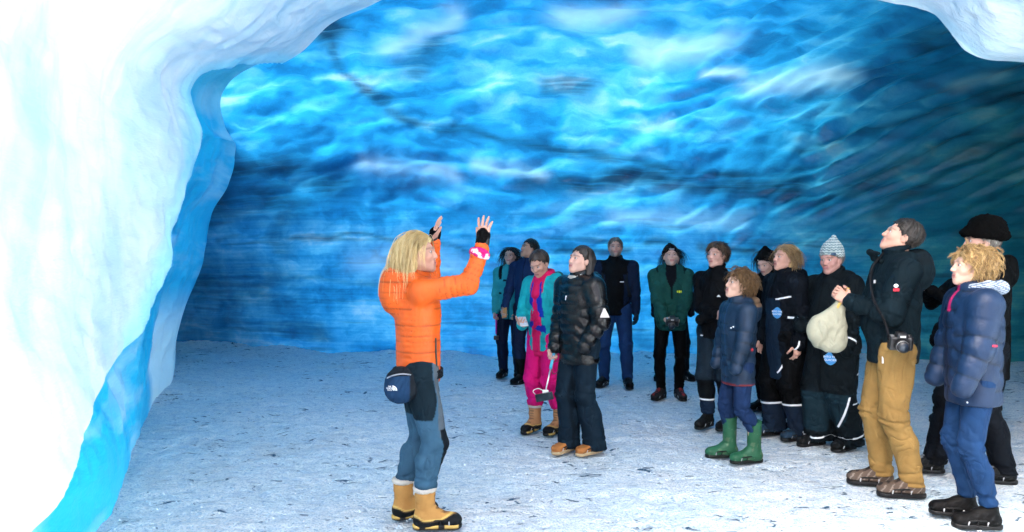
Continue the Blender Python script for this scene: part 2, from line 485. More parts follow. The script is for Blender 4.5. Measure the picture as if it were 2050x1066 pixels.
    # added unseen cover outside, keeps sky and sun off the two tunnel ends
    n2 = NT('blocker_white'); snow = n2.done(n2.bsdf(n2.ramp(n2.noise(n2.n('ShaderNodeTexCoord').outputs['Object'], 2.0, 4), [(.3, (.75, .78, .82)), (.7, (.86, .88, .9))]), .8, .2))
    for sel in (slice(0, int(nu * .27)), slice(int(nu * .585), nu)):
        Q = P[sel][::6, ::6]; NN = N[sel][::6, ::6]
        Z2 = Q - NN * (0.7 + 0.25 * fbm(Q.reshape(-1, 3) * .5, 9, 3).reshape(Q.shape[:2])[..., None])
        g = link('light_blocker', Z2.reshape(-1, 3), gridfaces(*Q.shape[:2]), snow)
        tag(g, kind='structure')
    # the two far ends of the tunnel
    for xe in (0, nu - 1):
        loop = P[xe]
        cen = np.array([loop[0, 0] + (-0.8 if xe == 0 else 0.8), 7.0, 1.6])
        rows = [loop + (cen - loop) * f for f in (0.002, 0.35, 0.7, 1.0)]
        R = np.stack(rows, 0)
        f2 = np.stack([R[..., 1], R[..., 2], 0 * R[..., 2]], -1)
        e = link('ice_tunnel_end', R.reshape(-1, 3), gridfaces(4, nv), bpy.data.materials['blue_glacier_ice'],
                 attrs={'flow': f2.reshape(-1, 3)})
        tag(e, kind='structure')
    return P
TUN = build_tunnel()

# ------------------------------------------------------------------ the setting: entrance vault of white ice
def build_vault():
    rim = [(345, 768, 8.9), (350, 735, 8.9), (352, 690, 8.8), (372, 612, 8.6), (412, 530, 8.4), (432, 440, 8.2), (474, 380, 8.0),
           (494, 325, 7.8), (500, 285, 7.65), (480, 242, 7.5), (462, 205, 7.38), (468, 168, 7.25), (522, 125, 7.1), (590, 90, 7.0),
           (655, 36, 6.8), (740, 0, 6.6), (900, -75, 6.4), (1250, -125, 6.1), (1600, -50, 5.8), (1755, 0, 5.5), (1860, 22, 5.3),
           (1910, 72, 5.15), (1965, 116, 5.05), (2050, 125, 4.95), (2250, 190, 4.9), (2480, 400, 4.8), (2600, 700, 4.7),
           (2640, 985, 4.7)]
    rim = np.array([px(*r) for r in rim])
    rim[0, 2] = rim[-1, 2] = -0.06
    nt = 420
    seg = np.linalg.norm(np.diff(rim, axis=0), axis=1)
    T = np.concatenate([[0], np.cumsum(seg)]); T /= T[-1]
    t = np.linspace(0, 1, nt)
    R = hermite(T, rim, t)
    def sect(pts, tk):
        pts = np.array(pts, float)
        return hermite(np.array(tk), pts, t)
    # parameter positions of the rim: use the same fractions of height for the other two sections
    tl = float(T[12]); tt = float(T[17]); tr = float(T[23])
    tk = [0, 0.35 * tl, 0.7 * tl, tl, 0.5 * (tl + tt), tt, 0.5 * (tt + tr), tr, 0.5 * (tr + 1), 1]
    mid = sect([(-2.28, 3.4, -.06), (-2.55, 3.45, 1.2), (-2.7, 3.55, 2.4), (-2.45, 3.75, 3.35), (-1.3, 4.1, 4.15), (0.7, 4.3, 4.6),
                (2.4, 3.9, 4.2), (3.3, 3.5, 3.4), (4.1, 3.3, 1.6), (4.1, 3.3, -.06)], tk)
    mouth = sect([(-2.5, -4.5, -.06), (-2.9, -4.3, 1.2), (-3.2, -3.6, 2.6), (-3.0, -2.0, 3.9), (-1.6, 0.6, 5.0), (0.8, 2.0, 5.5),
                  (3.0, 1.2, 5.0), (4.4, -0.4, 3.9), (5.0, -3.0, 1.8), (5.0, -3.4, -.06)], tk)
    nw = 420
    w = np.linspace(0, 1, nw)
    # sharper sampling near the rim
    w = w ** 1.15
    W = np.broadcast_to(w[None, :, None], (nt, nw, 1))
    m0 = (mid - R); m2 = (mouth - mid)
    TT = np.array([0, 0.6, 1.0])
    P = np.zeros((nt, nw, 3))
    d01, d12 = (mid - R) / 0.6, (mouth - mid) / 0.4
    tan1 = (d01 * 0.4 + d12 * 0.6)
    tan1 = tan1 * 0.9
    for j, wj in enumerate(w):
        if wj <= 0.6:
            x, h, a, b, ma, mb = wj / 0.6, 0.6, R, mid, d01, tan1
        else:
            x, h, a, b, ma, mb = (wj - 0.6) / 0.4, 0.4, mid, mouth, tan1, d12
        P[:, j] = ((2*x**3-3*x**2+1)*a + (x**3-2*x**2+x)*h*ma + (-2*x**3+3*x**2)*b + (x**3-x**2)*h*mb)
    N = gridnormals(P)
    ctr = np.array([0.5, 4.0, 1.8]) - P
    N *= np.sign((N * ctr).sum(-1, keepdims=True))
    Y, Z = P[..., 1], P[..., 2]
    left = P[..., 0] < 0.5
    # the proud white mass: right-hand edge and hanging lower edge
    q = P.reshape(-1, 3)
    wob = 0.10 * fbm(q * 1.6, 91, 3).reshape(Y.shape)
    ze = np.array([0.4, 0.84, 1.02, 1.47, 1.76, 2.11, 2.47, 2.71, 3.0, 3.25, 3.5, 3.8])
    ye = np.array([5.0, 5.05, 5.2, 5.6, 5.8, 5.9, 6.0, 6.1, 6.15, 6.25, 6.6, 7.6])
    Ye = np.interp(Z, ze, ye)
    Zb = np.interp(Y, [0.0, 2.4, 3.0, 3.5, 4.2, 4.6, 5.0, 5.4], [0.0, 0.02, 0.16, 0.40, 0.58, 0.70, 0.78, 0.9])
    edge = sstep(0.0, 0.16, (Ye - Y) + 0.3 * wob) * np.where(Z < 3.8, 1, 1)
    bot = sstep(0.0, 0.26, Z - Zb + 0.2 * wob)
    mask = np.where(left, edge * bot, 1.0)
    mask = np.where(Z > 3.9, 1.0, mask)
    # near the camera the wall simply runs to the ground
    recess = np.interp(Y, [3.4, 4.2, 5.0, 5.6, 6.5, 7.5, 8.6], [0, .08, .25, .33, .33, .2, 0]) * sstep(3.6, 2.9, Z) * left
    proud = np.interp(Y, [2.5, 3.0, 3.5, 4.0, 4.4, 4.8, 5.2, 6.0], [.38, .42, .27, .17, .14, .20, .29, .36])
    proud = proud * np.interp(Z, [2.4, 3.2, 4.2], [1, .5, .1])
    fade = np.where(left, 1, 0) * sstep(1.0, 3.0, Y)
    disp = mask * proud * fade - recess
    lum = 0.16 * fbm(q * [0.7, 0.7, 0.9], 55, 3).reshape(Y.shape) + 0.05 * fbm(q * 2.4, 56, 3).reshape(Y.shape) + 0.02 * (1 - 2 * np.abs(fbm(q * 5, 57, 2))).reshape(Y.shape)
    rimfade = sstep(0, 0.10, W[..., 0]) * sstep(0.0, 0.5, Z)
    P = P + N * (disp + lum * rimfade)[..., None]
    # small ragged relief along the rim
    rag = 0.05 * fbm(np.stack([t * 60, 0 * t, 0 * t], 1), 12, 3)
    P[:, 0] += np.stack([rag, 0 * rag, rag], 1) * sstep(0.02, 0.1, t)[:, None] * 0.6
    # ice colours: bubbly white, clear cyan in the recess and on the pillar
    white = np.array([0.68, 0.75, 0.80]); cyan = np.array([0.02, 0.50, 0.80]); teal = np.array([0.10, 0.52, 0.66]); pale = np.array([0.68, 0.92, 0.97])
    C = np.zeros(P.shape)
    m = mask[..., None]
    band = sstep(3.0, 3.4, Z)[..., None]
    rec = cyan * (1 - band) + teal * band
    low = (sstep(1.25, 0.6, Z + 0.5 * wob) * sstep(6.9, 7.6, Y - 0.6 * wob))[..., None]  # pale foot of the pillar: glow of thin ice put into the colour
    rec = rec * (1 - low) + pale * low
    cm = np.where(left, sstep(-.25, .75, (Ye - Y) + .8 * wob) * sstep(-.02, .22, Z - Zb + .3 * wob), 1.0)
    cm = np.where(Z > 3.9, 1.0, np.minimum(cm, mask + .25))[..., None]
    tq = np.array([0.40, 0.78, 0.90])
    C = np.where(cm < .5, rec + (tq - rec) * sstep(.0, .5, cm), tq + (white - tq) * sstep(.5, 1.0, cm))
    # returns behind the rim so that the edge is thick ice
    dirs = np.zeros((nt, 3))
    lw = sstep(0.0, 1.0, (t - 0.6 * tl) / (0.9 * tl))
    rw = sstep(0.0, 1.0, (t - tr) / (1 - tr) * 2.2)
    dirs = np.outer(1 - lw, [-1.0, 0.06, 0.0]) + np.outer(lw * (1 - rw), [0, 0.10, 1.0]) + np.outer(rw, [1.0, 0.10, 0.0])
    dirs /= np.linalg.norm(dirs, axis=1, keepdims=True)
    rows = []
    for dist in (7.0, 3.0, 1.2, 0.45, 0.12):
        rows.append(P[:, 0] + dirs * dist + np.array([0, 0.10, 0]) * min(1, dist / 0.3))
    B = np.stack(rows, 1)
    P2 = np.concatenate([B, P], 1)
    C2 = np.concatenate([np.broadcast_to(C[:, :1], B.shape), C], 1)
    arc = np.linalg.norm(np.diff(P2, axis=1), axis=-1).mean(0)
    au = np.concatenate([[0], np.cumsum(arc)])
    av = np.concatenate([[0], np.cumsum(np.linalg.norm(np.diff(R, axis=0), axis=1))])
    fl = np.stack(np.broadcast_arrays(au[None, :], av[:, None], 0 * P2[..., 0]), -1)
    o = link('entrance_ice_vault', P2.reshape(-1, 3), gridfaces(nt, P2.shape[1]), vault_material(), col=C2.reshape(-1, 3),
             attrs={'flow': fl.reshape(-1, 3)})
    tag(o, kind='structure')
build_vault()

# ------------------------------------------------------------------ solid modelling on a grid (distance fields -> one mesh)
def surface_nets(D, org, h):
    ins = D < 0
    cnt = np.zeros(tuple(np.array(D.shape) - 1), np.int8)
    offs = [(i, j, k) for i in (0, 1) for j in (0, 1) for k in (0, 1)]
    nx, ny, nz = D.shape
    for (i, j, k) in offs:
        cnt += ins[i:nx - 1 + i, j:ny - 1 + j, k:nz - 1 + k]
    act = (cnt > 0) & (cnt < 8)
    idx = np.argwhere(act)
    vid = np.full(act.shape, -1, np.int64)
    vid[act] = np.arange(len(idx))
    pos = np.zeros((len(idx), 3)); c = np.zeros(len(idx))
    for a in offs:
        for ax in range(3):
            if a[ax]: continue
            b = list(a); b[ax] = 1
            va = D[idx[:, 0] + a[0], idx[:, 1] + a[1], idx[:, 2] + a[2]]
            vb = D[idx[:, 0] + b[0], idx[:, 1] + b[1], idx[:, 2] + b[2]]
            cr = (va < 0) != (vb < 0)
            t = np.where(cr, va / np.where(cr, va - vb, 1), 0)
            p = np.tile(np.array(a, float), (len(idx), 1)); p[:, ax] += t
            pos += p * cr[:, None]; c += cr
    V = org + h * (idx + pos / c[:, None])
    F = []
    for ax in range(3):
        u, v = (ax + 1) % 3, (ax + 2) % 3
        sl0 = [slice(1, -1)] * 3; sl1 = [slice(1, -1)] * 3
        sl0[ax] = slice(0, -1); sl1[ax] = slice(1, None)
        s0, s1 = ins[tuple(sl0)], ins[tuple(sl1)]
        e = np.argwhere(s0 != s1)
        if not len(e): continue
        fl = s0[tuple(e.T)]
        e = e + 1; e[:, ax] -= 1
        def cell(du, dv):
            q = e.copy(); q[:, u] += du; q[:, v] += dv
            return vid[tuple(q.T)]
        q = np.stack([cell(-1, -1), cell(0, -1), cell(0, 0), cell(-1, 0)], 1)
        q[~fl] = q[~fl][:, ::-1]
        F.append(q)
    return V, np.concatenate(F)

def vnormals(V, F):
    n = np.cross(V[F[:, 2]] - V[F[:, 0]], V[F[:, 3 if F.shape[1] > 3 else 1]] - V[F[:, 1 if F.shape[1] > 3 else 0]])
    N = np.zeros_like(V)
    for k in range(F.shape[1]):
        np.add.at(N, F[:, k], n)
    return N / (np.linalg.norm(N, axis=1, keepdims=True) + 1e-12)

def A(*v):
    return np.array(v, float)

def rotm(rx=0, ry=0, rz=0):
    """degrees, applied x then y then z"""
    rx, ry, rz = map(math.radians, (rx, ry, rz))
    return np.array(Matrix.Rotation(rz, 3, 'Z') @ Matrix.Rotation(ry, 3, 'Y') @ Matrix.Rotation(rx, 3, 'X'))

class SDF:
    def __init__(s, h):
        s.h = h; s.ops = []
    def cap(s, a, b, ra, rb=None, k=0.02, sc=None, op='+'):
        a, b = A(*a), A(*b); rb = ra if rb is None else rb
        r = max(ra, rb) * (max(sc) if sc is not None else 1)
        lo, hi = np.minimum(a, b) - r, np.maximum(a, b) + r
        scv = None if sc is None else A(*sc)
        def f(P):
            q = P - a; ab = b - a
            m = 1.0
            if scv is not None:
                q = q / scv; ab = ab / scv; m = 0.5 * (scv.min() + scv.mean())
            l2 = (ab * ab).sum() + 1e-12
            t = np.clip((q @ ab) / l2, 0, 1)
            d = np.sqrt(((q - t[..., None] * ab) ** 2).sum(-1)) - (ra + (rb - ra) * t)
            return d * m
        s.ops.append((f, lo, hi, k, op)); return s
    def ell(s, c, r, k=0.02, R=None, op='+'):
        c, r = A(*c), A(*r)
        rm = r.max()
        def f(P):
            q = P - c
            if R is not None: q = q @ R
            k0 = np.sqrt(((q / r) ** 2).sum(-1)); k1 = np.sqrt(((q / (r * r)) ** 2).sum(-1)) + 1e-9
            return k0 * (k0 - 1) / k1
        s.ops.append((f, c - rm, c + rm, k, op)); return s
    def box(s, c, half, rd, k=0.01, R=None, op='+'):
        c, half = A(*c), A(*half)
        rm = np.linalg.norm(half)
        def f(P):
            q = P - c
            if R is not None: q = q @ R
            q = np.abs(q) - (half - rd)
            return np.sqrt((np.maximum(q, 0) ** 2).sum(-1)) + np.minimum(q.max(-1), 0) - rd
        s.ops.append((f, c - rm, c + rm, k, op)); return s
    def tor(s, c, R_, r, k=0.02, sc=(1, 1), R=None):
        c = A(*c); rm = R_ * max(sc) + r
        def f(P):
            q = P - c
            if R is not None: q = q @ R
            l = np.sqrt((q[..., 0] / sc[0]) ** 2 + (q[..., 1] / sc[1]) ** 2) - R_
            return np.sqrt((l * min(sc)) ** 2 + q[..., 2] ** 2) - r
        s.ops.append((f, c - rm, c + rm, k, '+')); return s
    def chain(s, pts, rads, k=0.02, sc=None):
        for i in range(len(pts) - 1):
            s.cap(pts[i], pts[i + 1], rads[i], rads[i + 1], k, sc)
        return s
    def cut(s, p, n, k=0.004):
        p, n = A(*p), A(*n); n = n / np.linalg.norm(n)
        s.ops.append((lambda P: (P - p) @ n, None, None, k, '&')); return s
    def mesh(s):
        h = s.h
        add = [o for o in s.ops if o[4] == '+']
        lo = np.min([o[1] for o in add], 0) - 3 * h; hi = np.max([o[2] for o in add], 0) + 3 * h
        n = np.ceil((hi - lo) / h).astype(int) + 1
        D = np.full(n, 0.25)
        ax = [lo[i] + h * np.arange(n[i]) for i in range(3)]
        for f, l, u, k, op in s.ops:
            if op == '&':
                i0, i1 = np.zeros(3, int), n
            else:
                pad = max(3 * h, k * 1.3)
                i0 = np.clip(np.floor((l - pad - lo) / h).astype(int), 0, n)
                i1 = np.clip(np.ceil((u + pad - lo) / h).astype(int) + 1, 0, n)
            if (i1 <= i0).any(): continue
            P = np.stack(np.meshgrid(*[ax[i][i0[i]:i1[i]] for i in range(3)], indexing='ij'), -1)
            d = f(P)
            S = tuple(slice(i0[i], i1[i]) for i in range(3))
            a = D[S]
            k = max(k, 1e-4)
            if op == '+':
                hh = np.clip(0.5 + 0.5 * (a - d) / k, 0, 1)
                D[S] = a + (d - a) * hh - k * hh * (1 - hh)
            else:
                dd = -d if op == '-' else d
                hh = np.clip(0.5 - 0.5 * (a - dd) / k, 0, 1)
                D[S] = a + (dd - a) * hh + k * hh * (1 - hh)
        return surface_nets(D, lo, h)

def tube(pts, r, n=6, taper=None):
    pts = np.asarray(pts, float); m = len(pts)
    T = np.gradient(pts, axis=0); T /= np.linalg.norm(T, axis=1, keepdims=True) + 1e-9
    ref = A(0, 0, 1) if abs(T[0, 2]) < 0.9 else A(1, 0, 0)
    V = []
    for i in range(m):
        x = np.cross(T[i], ref); x /= np.linalg.norm(x) + 1e-9
        y = np.cross(T[i], x); ref = np.cross(x, T[i])
        rr = (r[i] if hasattr(r, '__len__') else r)
        a = np.arange(n) * 2 * math.pi / n
        V.append(pts[i] + rr * (np.outer(np.cos(a), x) + np.outer(np.sin(a), y)))
    V = np.concatenate(V)
    F = []
    for i in range(m - 1):
        for j in range(n):
            F.append((i * n + j, i * n + (j + 1) % n, (i + 1) * n + (j + 1) % n, (i + 1) * n + j))
    if n == 4 or n == 3 or n == 6:
        V = np.concatenate([V, pts[:1], pts[-1:]])
        c0, c1 = m * n, m * n + 1
        for j in range(n):
            F.append((c0, (j + 1) % n, j, c0)); F.append((c1, (m - 1) * n + j, (m - 1) * n + (j + 1) % n, c1))
        F = [tuple(dict.fromkeys(f)) for f in F]
    return V, F

def joinm(parts):
    """[(V,F,C)] -> one V, F list, C"""
    Vs, Fs, Cs, o = [], [], [], 0
    for V, F, C in parts:
        V = np.asarray(V); C = np.asarray(C, float)
        if C.ndim == 1: C = np.tile(C, (len(V), 1))
        Vs.append(V); Cs.append(C)
        for f in (F.tolist() if isinstance(F, np.ndarray) else F):
            Fs.append([i + o for i in f])
        o += len(V)
    return np.concatenate(Vs), Fs, np.concatenate(Cs)

def ik(a, t, l1, l2, pole):
    a, t, pole = A(*a), A(*t), A(*pole)
    d = np.linalg.norm(t - a); u = (t - a) / d
    if d > 0.995 * (l1 + l2):
        d = 0.995 * (l1 + l2); t = a + u * d
    d = max(d, abs(l1 - l2) + 0.02)
    x = (l1 * l1 - l2 * l2 + d * d) / (2 * d)
    hh = math.sqrt(max(l1 * l1 - x * x, 0))
    p = pole - (pole @ u) * u; p /= np.linalg.norm(p) + 1e-9
    return a + u * x + p * hh, t

# ------------------------------------------------------------------ materials of people and things
def col_mat(name, rough, spec, bump=None, sheen=0.0, coat=0.0, var=0.25, bscale=120, bstr=0.25, metal=0.0, sub=0.0):
    n = NT(name)
    c = n.attr('Col').outputs['Color']
    tc = n.n('ShaderNodeTexCoord').outputs['Object']
    nz = n.noise(tc, 9.0, 4, 0.6)
    f = n.ramp(nz, [(0.3, 1 - var), (0.7, 1.0)])
    c2 = n.mix(1.0, c, f, 'MULTIPLY')
    h = n.noise(tc, bscale, 3, 0.6)
    if bump in ('wrinkle', 'crinkle'):
        sc = 7.0 if bump == 'wrinkle' else 16.0
        w = n.noise(n.mapping(tc, (1, 1, .55), rot=(.4, .3, 0)), sc, 2.5, 0.5, 0.8)
        cr = n.math('ABSOLUTE', n.math('SUBTRACT', w, 0.5))
        cr = n.ramp(cr, [(0.0, 0.0), (0.05, 0.75), (0.2, 1.0)])
        h = n.math('ADD', n.math('MULTIPLY', cr, 1.0), n.math('MULTIPLY', h, 0.10))
    nor = n.bump(h, bstr, 0.012)
    kw = {}
    if sheen: kw['Sheen Weight'] = sheen
    if coat: kw['Coat Weight'] = coat
    if metal: kw['Metallic'] = metal
    if sub:
        kw['Subsurface Weight'] = sub; kw['Subsurface Radius'] = (0.012, 0.004, 0.002)
    return n.done(n.bsdf(c2, rough, spec, nor, **kw))

M = dict(
    skin=col_mat('skin', 0.5, 0.4, None, var=0.10, bscale=60, bstr=0.12),
    cloth=col_mat('woven_cloth', 0.75, 0.08, 'wrinkle', bstr=0.5, bscale=300),
    down=col_mat('quilted_nylon', 0.5, 0.3, 'crinkle', bstr=0.12, bscale=300),
    gloss=col_mat('glossy_nylon', 0.24, 0.4, 'crinkle', bstr=0.2, var=0.2, bscale=300),
    denim=col_mat('denim', 0.85, 0.15, 'wrinkle', bstr=0.5, bscale=300),
    leather=col_mat('boot_leather', 0.65, 0.15, 'wrinkle', bstr=0.3),
    rubber=col_mat('rubber', 0.45, 0.25, None, bstr=0.12, bscale=40),
    knit=col_mat('knitted_wool', 0.9, 0.1, None, bstr=0.9, bscale=170),
    hair=col_mat('hair', 0.42, 0.45, None, var=0.35, bscale=200, bstr=0.3),
    eye=col_mat('eyeball', 0.12, 0.5, None, var=0.0, bstr=0.0),
    plastic=col_mat('black_plastic', 0.35, 0.5, None, var=0.1, bstr=0.08, bscale=200),
    metal=col_mat('metal', 0.3, 0.5, None, var=0.1, bstr=0.05, metal=0.8),
    flat=col_mat('printed_patch', 0.6, 0.3, None, var=0.05, bstr=0.1),
)

# ------------------------------------------------------------------ heads, hair, hats
def head_mesh(h, neck, skin, lip, brow, beard=None, lids=False, blush=0.16, fem=False):
    """head-local frame: eyes at z = 0, face to +y.  neck = neck base in that frame"""
    s = SDF(h)
    s.ell((0, -.018, .032), (.073, .093, .085), 0.01)
    fx_ = .053 if fem else .057
    s.ell((0, .016, -.030), (fx_, .071, .080), 0.035)
    for q in (-1, 1):
        s.cap((q * (.040 if fem else .045), -.005, -.055), (q * .010, .058, -.094), .019 if fem else .022, .016 if fem else .019, 0.03)
        s.ell((q * .035, .056, -.026), (.024, .022, .022), 0.03)
        s.ell((q * .074, -.010, -.008), (.011, .020, .031), 0.010)
    s.ell((0, .066, -.097), (.015 if fem else .021, .015, .016), 0.02)
    s.cap((-.036, .076, .020), (.036, .076, .020), .009 if fem else .012, None, 0.02)
    for q in (-1, 1):
        s.ell((q * .031, .094, -.001), (.018, .017, .011), 0.012, op='-')
    s.cap((0, .080, .012), (0, .099, -.032), .0075, .0105, 0.014)
    for q in (-1, 1):
        s.ell((q * .011, .088, -.036), (.0075, .009, .0065), 0.010)
    s.cap((-.019, .078, -.060), (.019, .078, -.060), .009, None, 0.012)
    s.cap((-.016, .079, -.073), (.016, .079, -.073), .009, None, 0.012)
    s.cap((0, -.022, -.06), neck, .043 if fem else .050, .054 if fem else .060, 0.03)
    V, F = s.mesh()
    C = np.tile(A(*skin), (len(V), 1))
    x, y, z = V.T
    def blend(m, c):
        C[:] = C * (1 - m[:, None]) + A(*c) * m[:, None]
    red = A(*skin) * [1.08, 0.72, 0.70]
    for q in (-1, 1):
        blend(blush * np.exp(-((x - q * .038) ** 2 + (z + .03) ** 2) / .0005) * (y > .03), red)
    blend(1.4 * blush * np.exp(-(x ** 2 + (z + .033) ** 2) / .0003) * (y > .09), red)
    if beard is not None:
        bm = (sstep(-.045, -.065, z) * sstep(-.02, .02, y) * sstep(-.14, -.115, z)) * 0.8
        blend(bm, beard)
    lm = sstep(.0085, .004, np.abs(z + .066) - .006) * sstep(.028, .020, np.abs(x)) * (y > .06)
    blend(lm * 0.85, lip)
    blend(sstep(.0045, .0015, np.abs(z + .0665)) * sstep(.024, .018, np.abs(x)) * (y > .06) * 0.8, A(*lip) * .25)
    for q in (-1, 1):
        ex = (x - q * .032)
        bl = sstep(.0075, .003, np.abs(z - .023 + 9 * ex * ex)) * sstep(.024, .017, np.abs(ex)) * (y > .05)
        blend(bl * (0.5 if fem else 0.65), brow)
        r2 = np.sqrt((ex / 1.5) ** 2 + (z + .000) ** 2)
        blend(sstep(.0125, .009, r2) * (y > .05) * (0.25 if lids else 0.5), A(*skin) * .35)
    return V, F, C

def eye_mesh(q, gaze=(0, 0)):
    n, m = 10, 7
    V, C = [], []
    for i in range(m + 1):
        a = math.pi * i / m
        for j in range(n):
            b = 2 * math.pi * j / n
            d = A(math.sin(a) * math.cos(b), math.cos(a), math.sin(a) * math.sin(b))
            V.append(d * .0108)
            C.append((.02, .015, .012) if a < 0.55 else (.50, .48, .47))
    V = np.array(V) @ rotm(gaze[1], 0, gaze[0]).T + A(q * .031, .0725, .000)
    return V, gridfaces(m + 1, n), np.array(C)

def strand_set(roots, dirs, length, seed, c0, c1, nseg=7, rad=.003, grav=1.0, curl=0.0, curlf=60, centre=(0, -.018, .032),
               rr=(.080, .100, .092), down=A(0, 0, -1), spread=0.12, rtip=.25, clump=1, cr=.004):
    """all strands at once: n strands of nseg segments, three-sided tapering tubes"""
    R = rng(seed)
    n = len(roots)
    rr = A(*rr); centre = A(*centre)
    st = (length * R.uniform(.7, 1.1, n) / nseg)[:, None]
    q0 = (roots - centre) / rr; l0 = np.linalg.norm(q0, axis=1, keepdims=True)
    p = np.where(l0 < 1, centre + q0 / l0 * rr * 1.001, roots); d = dirs + R.normal(0, spread, (n, 3)); d /= np.linalg.norm(d, axis=1, keepdims=True)
    e1 = np.cross(d, R.normal(0, 1, (n, 3))); e1 /= np.linalg.norm(e1, axis=1, keepdims=True); e2 = np.cross(e1, d)
    ph = R.uniform(0, 6.28, n)[:, None]
    if clump > 1:                                            # locks: several hairs share one path
        rp = lambda z: np.repeat(z, clump, 0)
        st, d, e1, e2, ph = rp(st), rp(d), rp(e1), rp(e2), rp(ph)
        p = rp(p) + R.normal(0, cr, (n * clump, 3)); n = n * clump
        d = d + R.normal(0, .03, d.shape); st = st * R.uniform(.9, 1.1, st.shape); ph = ph + R.normal(0, .25, ph.shape)
    pts = [p.copy()]; last = p.copy()
    for k in range(nseg):
        d = d + down * grav * (0.2 + 0.1 * k); d /= np.linalg.norm(d, axis=1, keepdims=True)
        p = p + d * st
        q = (p - centre) / rr; l = np.linalg.norm(q, axis=1, keepdims=True)
        ins = (l < 1)[:, 0]
        p = np.where(l < 1, centre + q / l * rr, p)
        nd = p - last; nd /= np.linalg.norm(nd, axis=1, keepdims=True) + 1e-9
        d = np.where(ins[:, None], nd, d)
        last = p.copy()
        a = ph + (k + 1) * curlf * st
        pts.append(p + curl * (k + 1) / nseg * (np.cos(a) * e1 + np.sin(a) * e2))
    P = np.stack(pts, 1)
    T = np.gradient(P, axis=1); T /= np.linalg.norm(T, axis=2, keepdims=True) + 1e-9
    x = np.cross(T, A(.31, .52, .79)); x /= np.linalg.norm(x, axis=2, keepdims=True) + 1e-9
    y = np.cross(T, x)
    t = np.linspace(0, 1, nseg + 1)
    r = (rad * R.uniform(.6, 1.25, n))[:, None] * (1 - (1 - rtip) * t ** 2)[None]
    ring = [P + r[..., None] * (math.cos(a) * x + math.sin(a) * y) for a in (0, 2.094, 4.189)]
    V = np.stack(ring, 2)                                     # n, nseg+1, 3, 3
    m = nseg + 1
    base = np.arange(n)[:, None, None] * m * 3 + np.arange(nseg)[None, :, None] * 3
    F = []
    for q in range(3):
        w = (q + 1) % 3
        F.append(np.concatenate([base + q, base + w, base + 3 + w, base + 3 + q], -1).reshape(-1, 4))
    u = R.uniform(0, 1, n)[:, None]
    c = A(*c0) * (1 - u) + A(*c1) * u
    return [(V.reshape(-1, 3), np.concatenate(F), np.repeat(c, m * 3, 0))]

def scalp_roots(n, seed, cutn=A(0, .75, -.8), off=0.0, rr=(.078, .098, .090), centre=(0, -.018, .032)):
    R = rng(seed)
    d = R.normal(0, 1, (n * 4, 3)); d /= np.linalg.norm(d, axis=1, keepdims=True)
    p = A(*centre) + d * A(*rr)
    p = p[p @ cutn < off]
    return p[:n]

def combed(P, back=.35, down=1.0, lift=.1, fwd=0.0):
    """directions lying along the scalp: down and back from a parting on top"""
    N = (P - A(0, -.018, .032)) / A(.078, .098, .090) ** 2; N /= np.linalg.norm(N, axis=1, keepdims=True)
    want = np.stack([np.sign(P[:, 0]) * .5, 0 * P[:, 0] - back - 1.2 * sstep(0, .06, P[:, 1]) * (1 - fwd) + fwd, 0 * P[:, 0] - down], 1)
    D = want - (want * N).sum(1, keepdims=True) * N
    D /= np.linalg.norm(D, axis=1, keepdims=True) + 1e-9
    return D + N * lift

def hair_cap(h, c0, c1, seed, thick=.010, cutn=A(0, .75, -.8), off=0.0, noise=.009, extra=(), groove=1.0):
    s = SDF(h)
    s.ell((0, -.018, .032), (.073 + thick, .093 + thick, .085 + thick), 0.01)
    def hl(P, cn=cutn / np.linalg.norm(cutn)):
        x, y, z = P[..., 0], P[..., 1], P[..., 2]
        rag = .007 * np.sin(x * 210 + 40 * z) + .005 * np.sin(x * 390 + y * 300 + seed) + .004 * np.sin(y * 330 + z * 200)
        return P @ cn - off + rag
    s.ops.append((hl, None, None, .010, '&'))
    for a, b_, ra, rb, sc in extra: s.cap(a, b_, ra, rb, .03, sc)
    V, F = s.mesh()
    N = vnormals(V, F)
    ang = np.arctan2(V[:, 0], -(V[:, 1] + .02))
    q = np.stack([ang * 9, V[:, 2] * 12 + 2, V[:, 1] * 10], 1)
    nz = fbm(q, seed, 3)
    V = V + N * (nz * noise)[:, None]
    u = np.clip(0.5 + 1.5 * fbm(q * [2.6, .8, 1], seed + 5, 3), 0, 1)[:, None]
    return V, F, A(*c0) * (1 - u) + A(*c1) * u

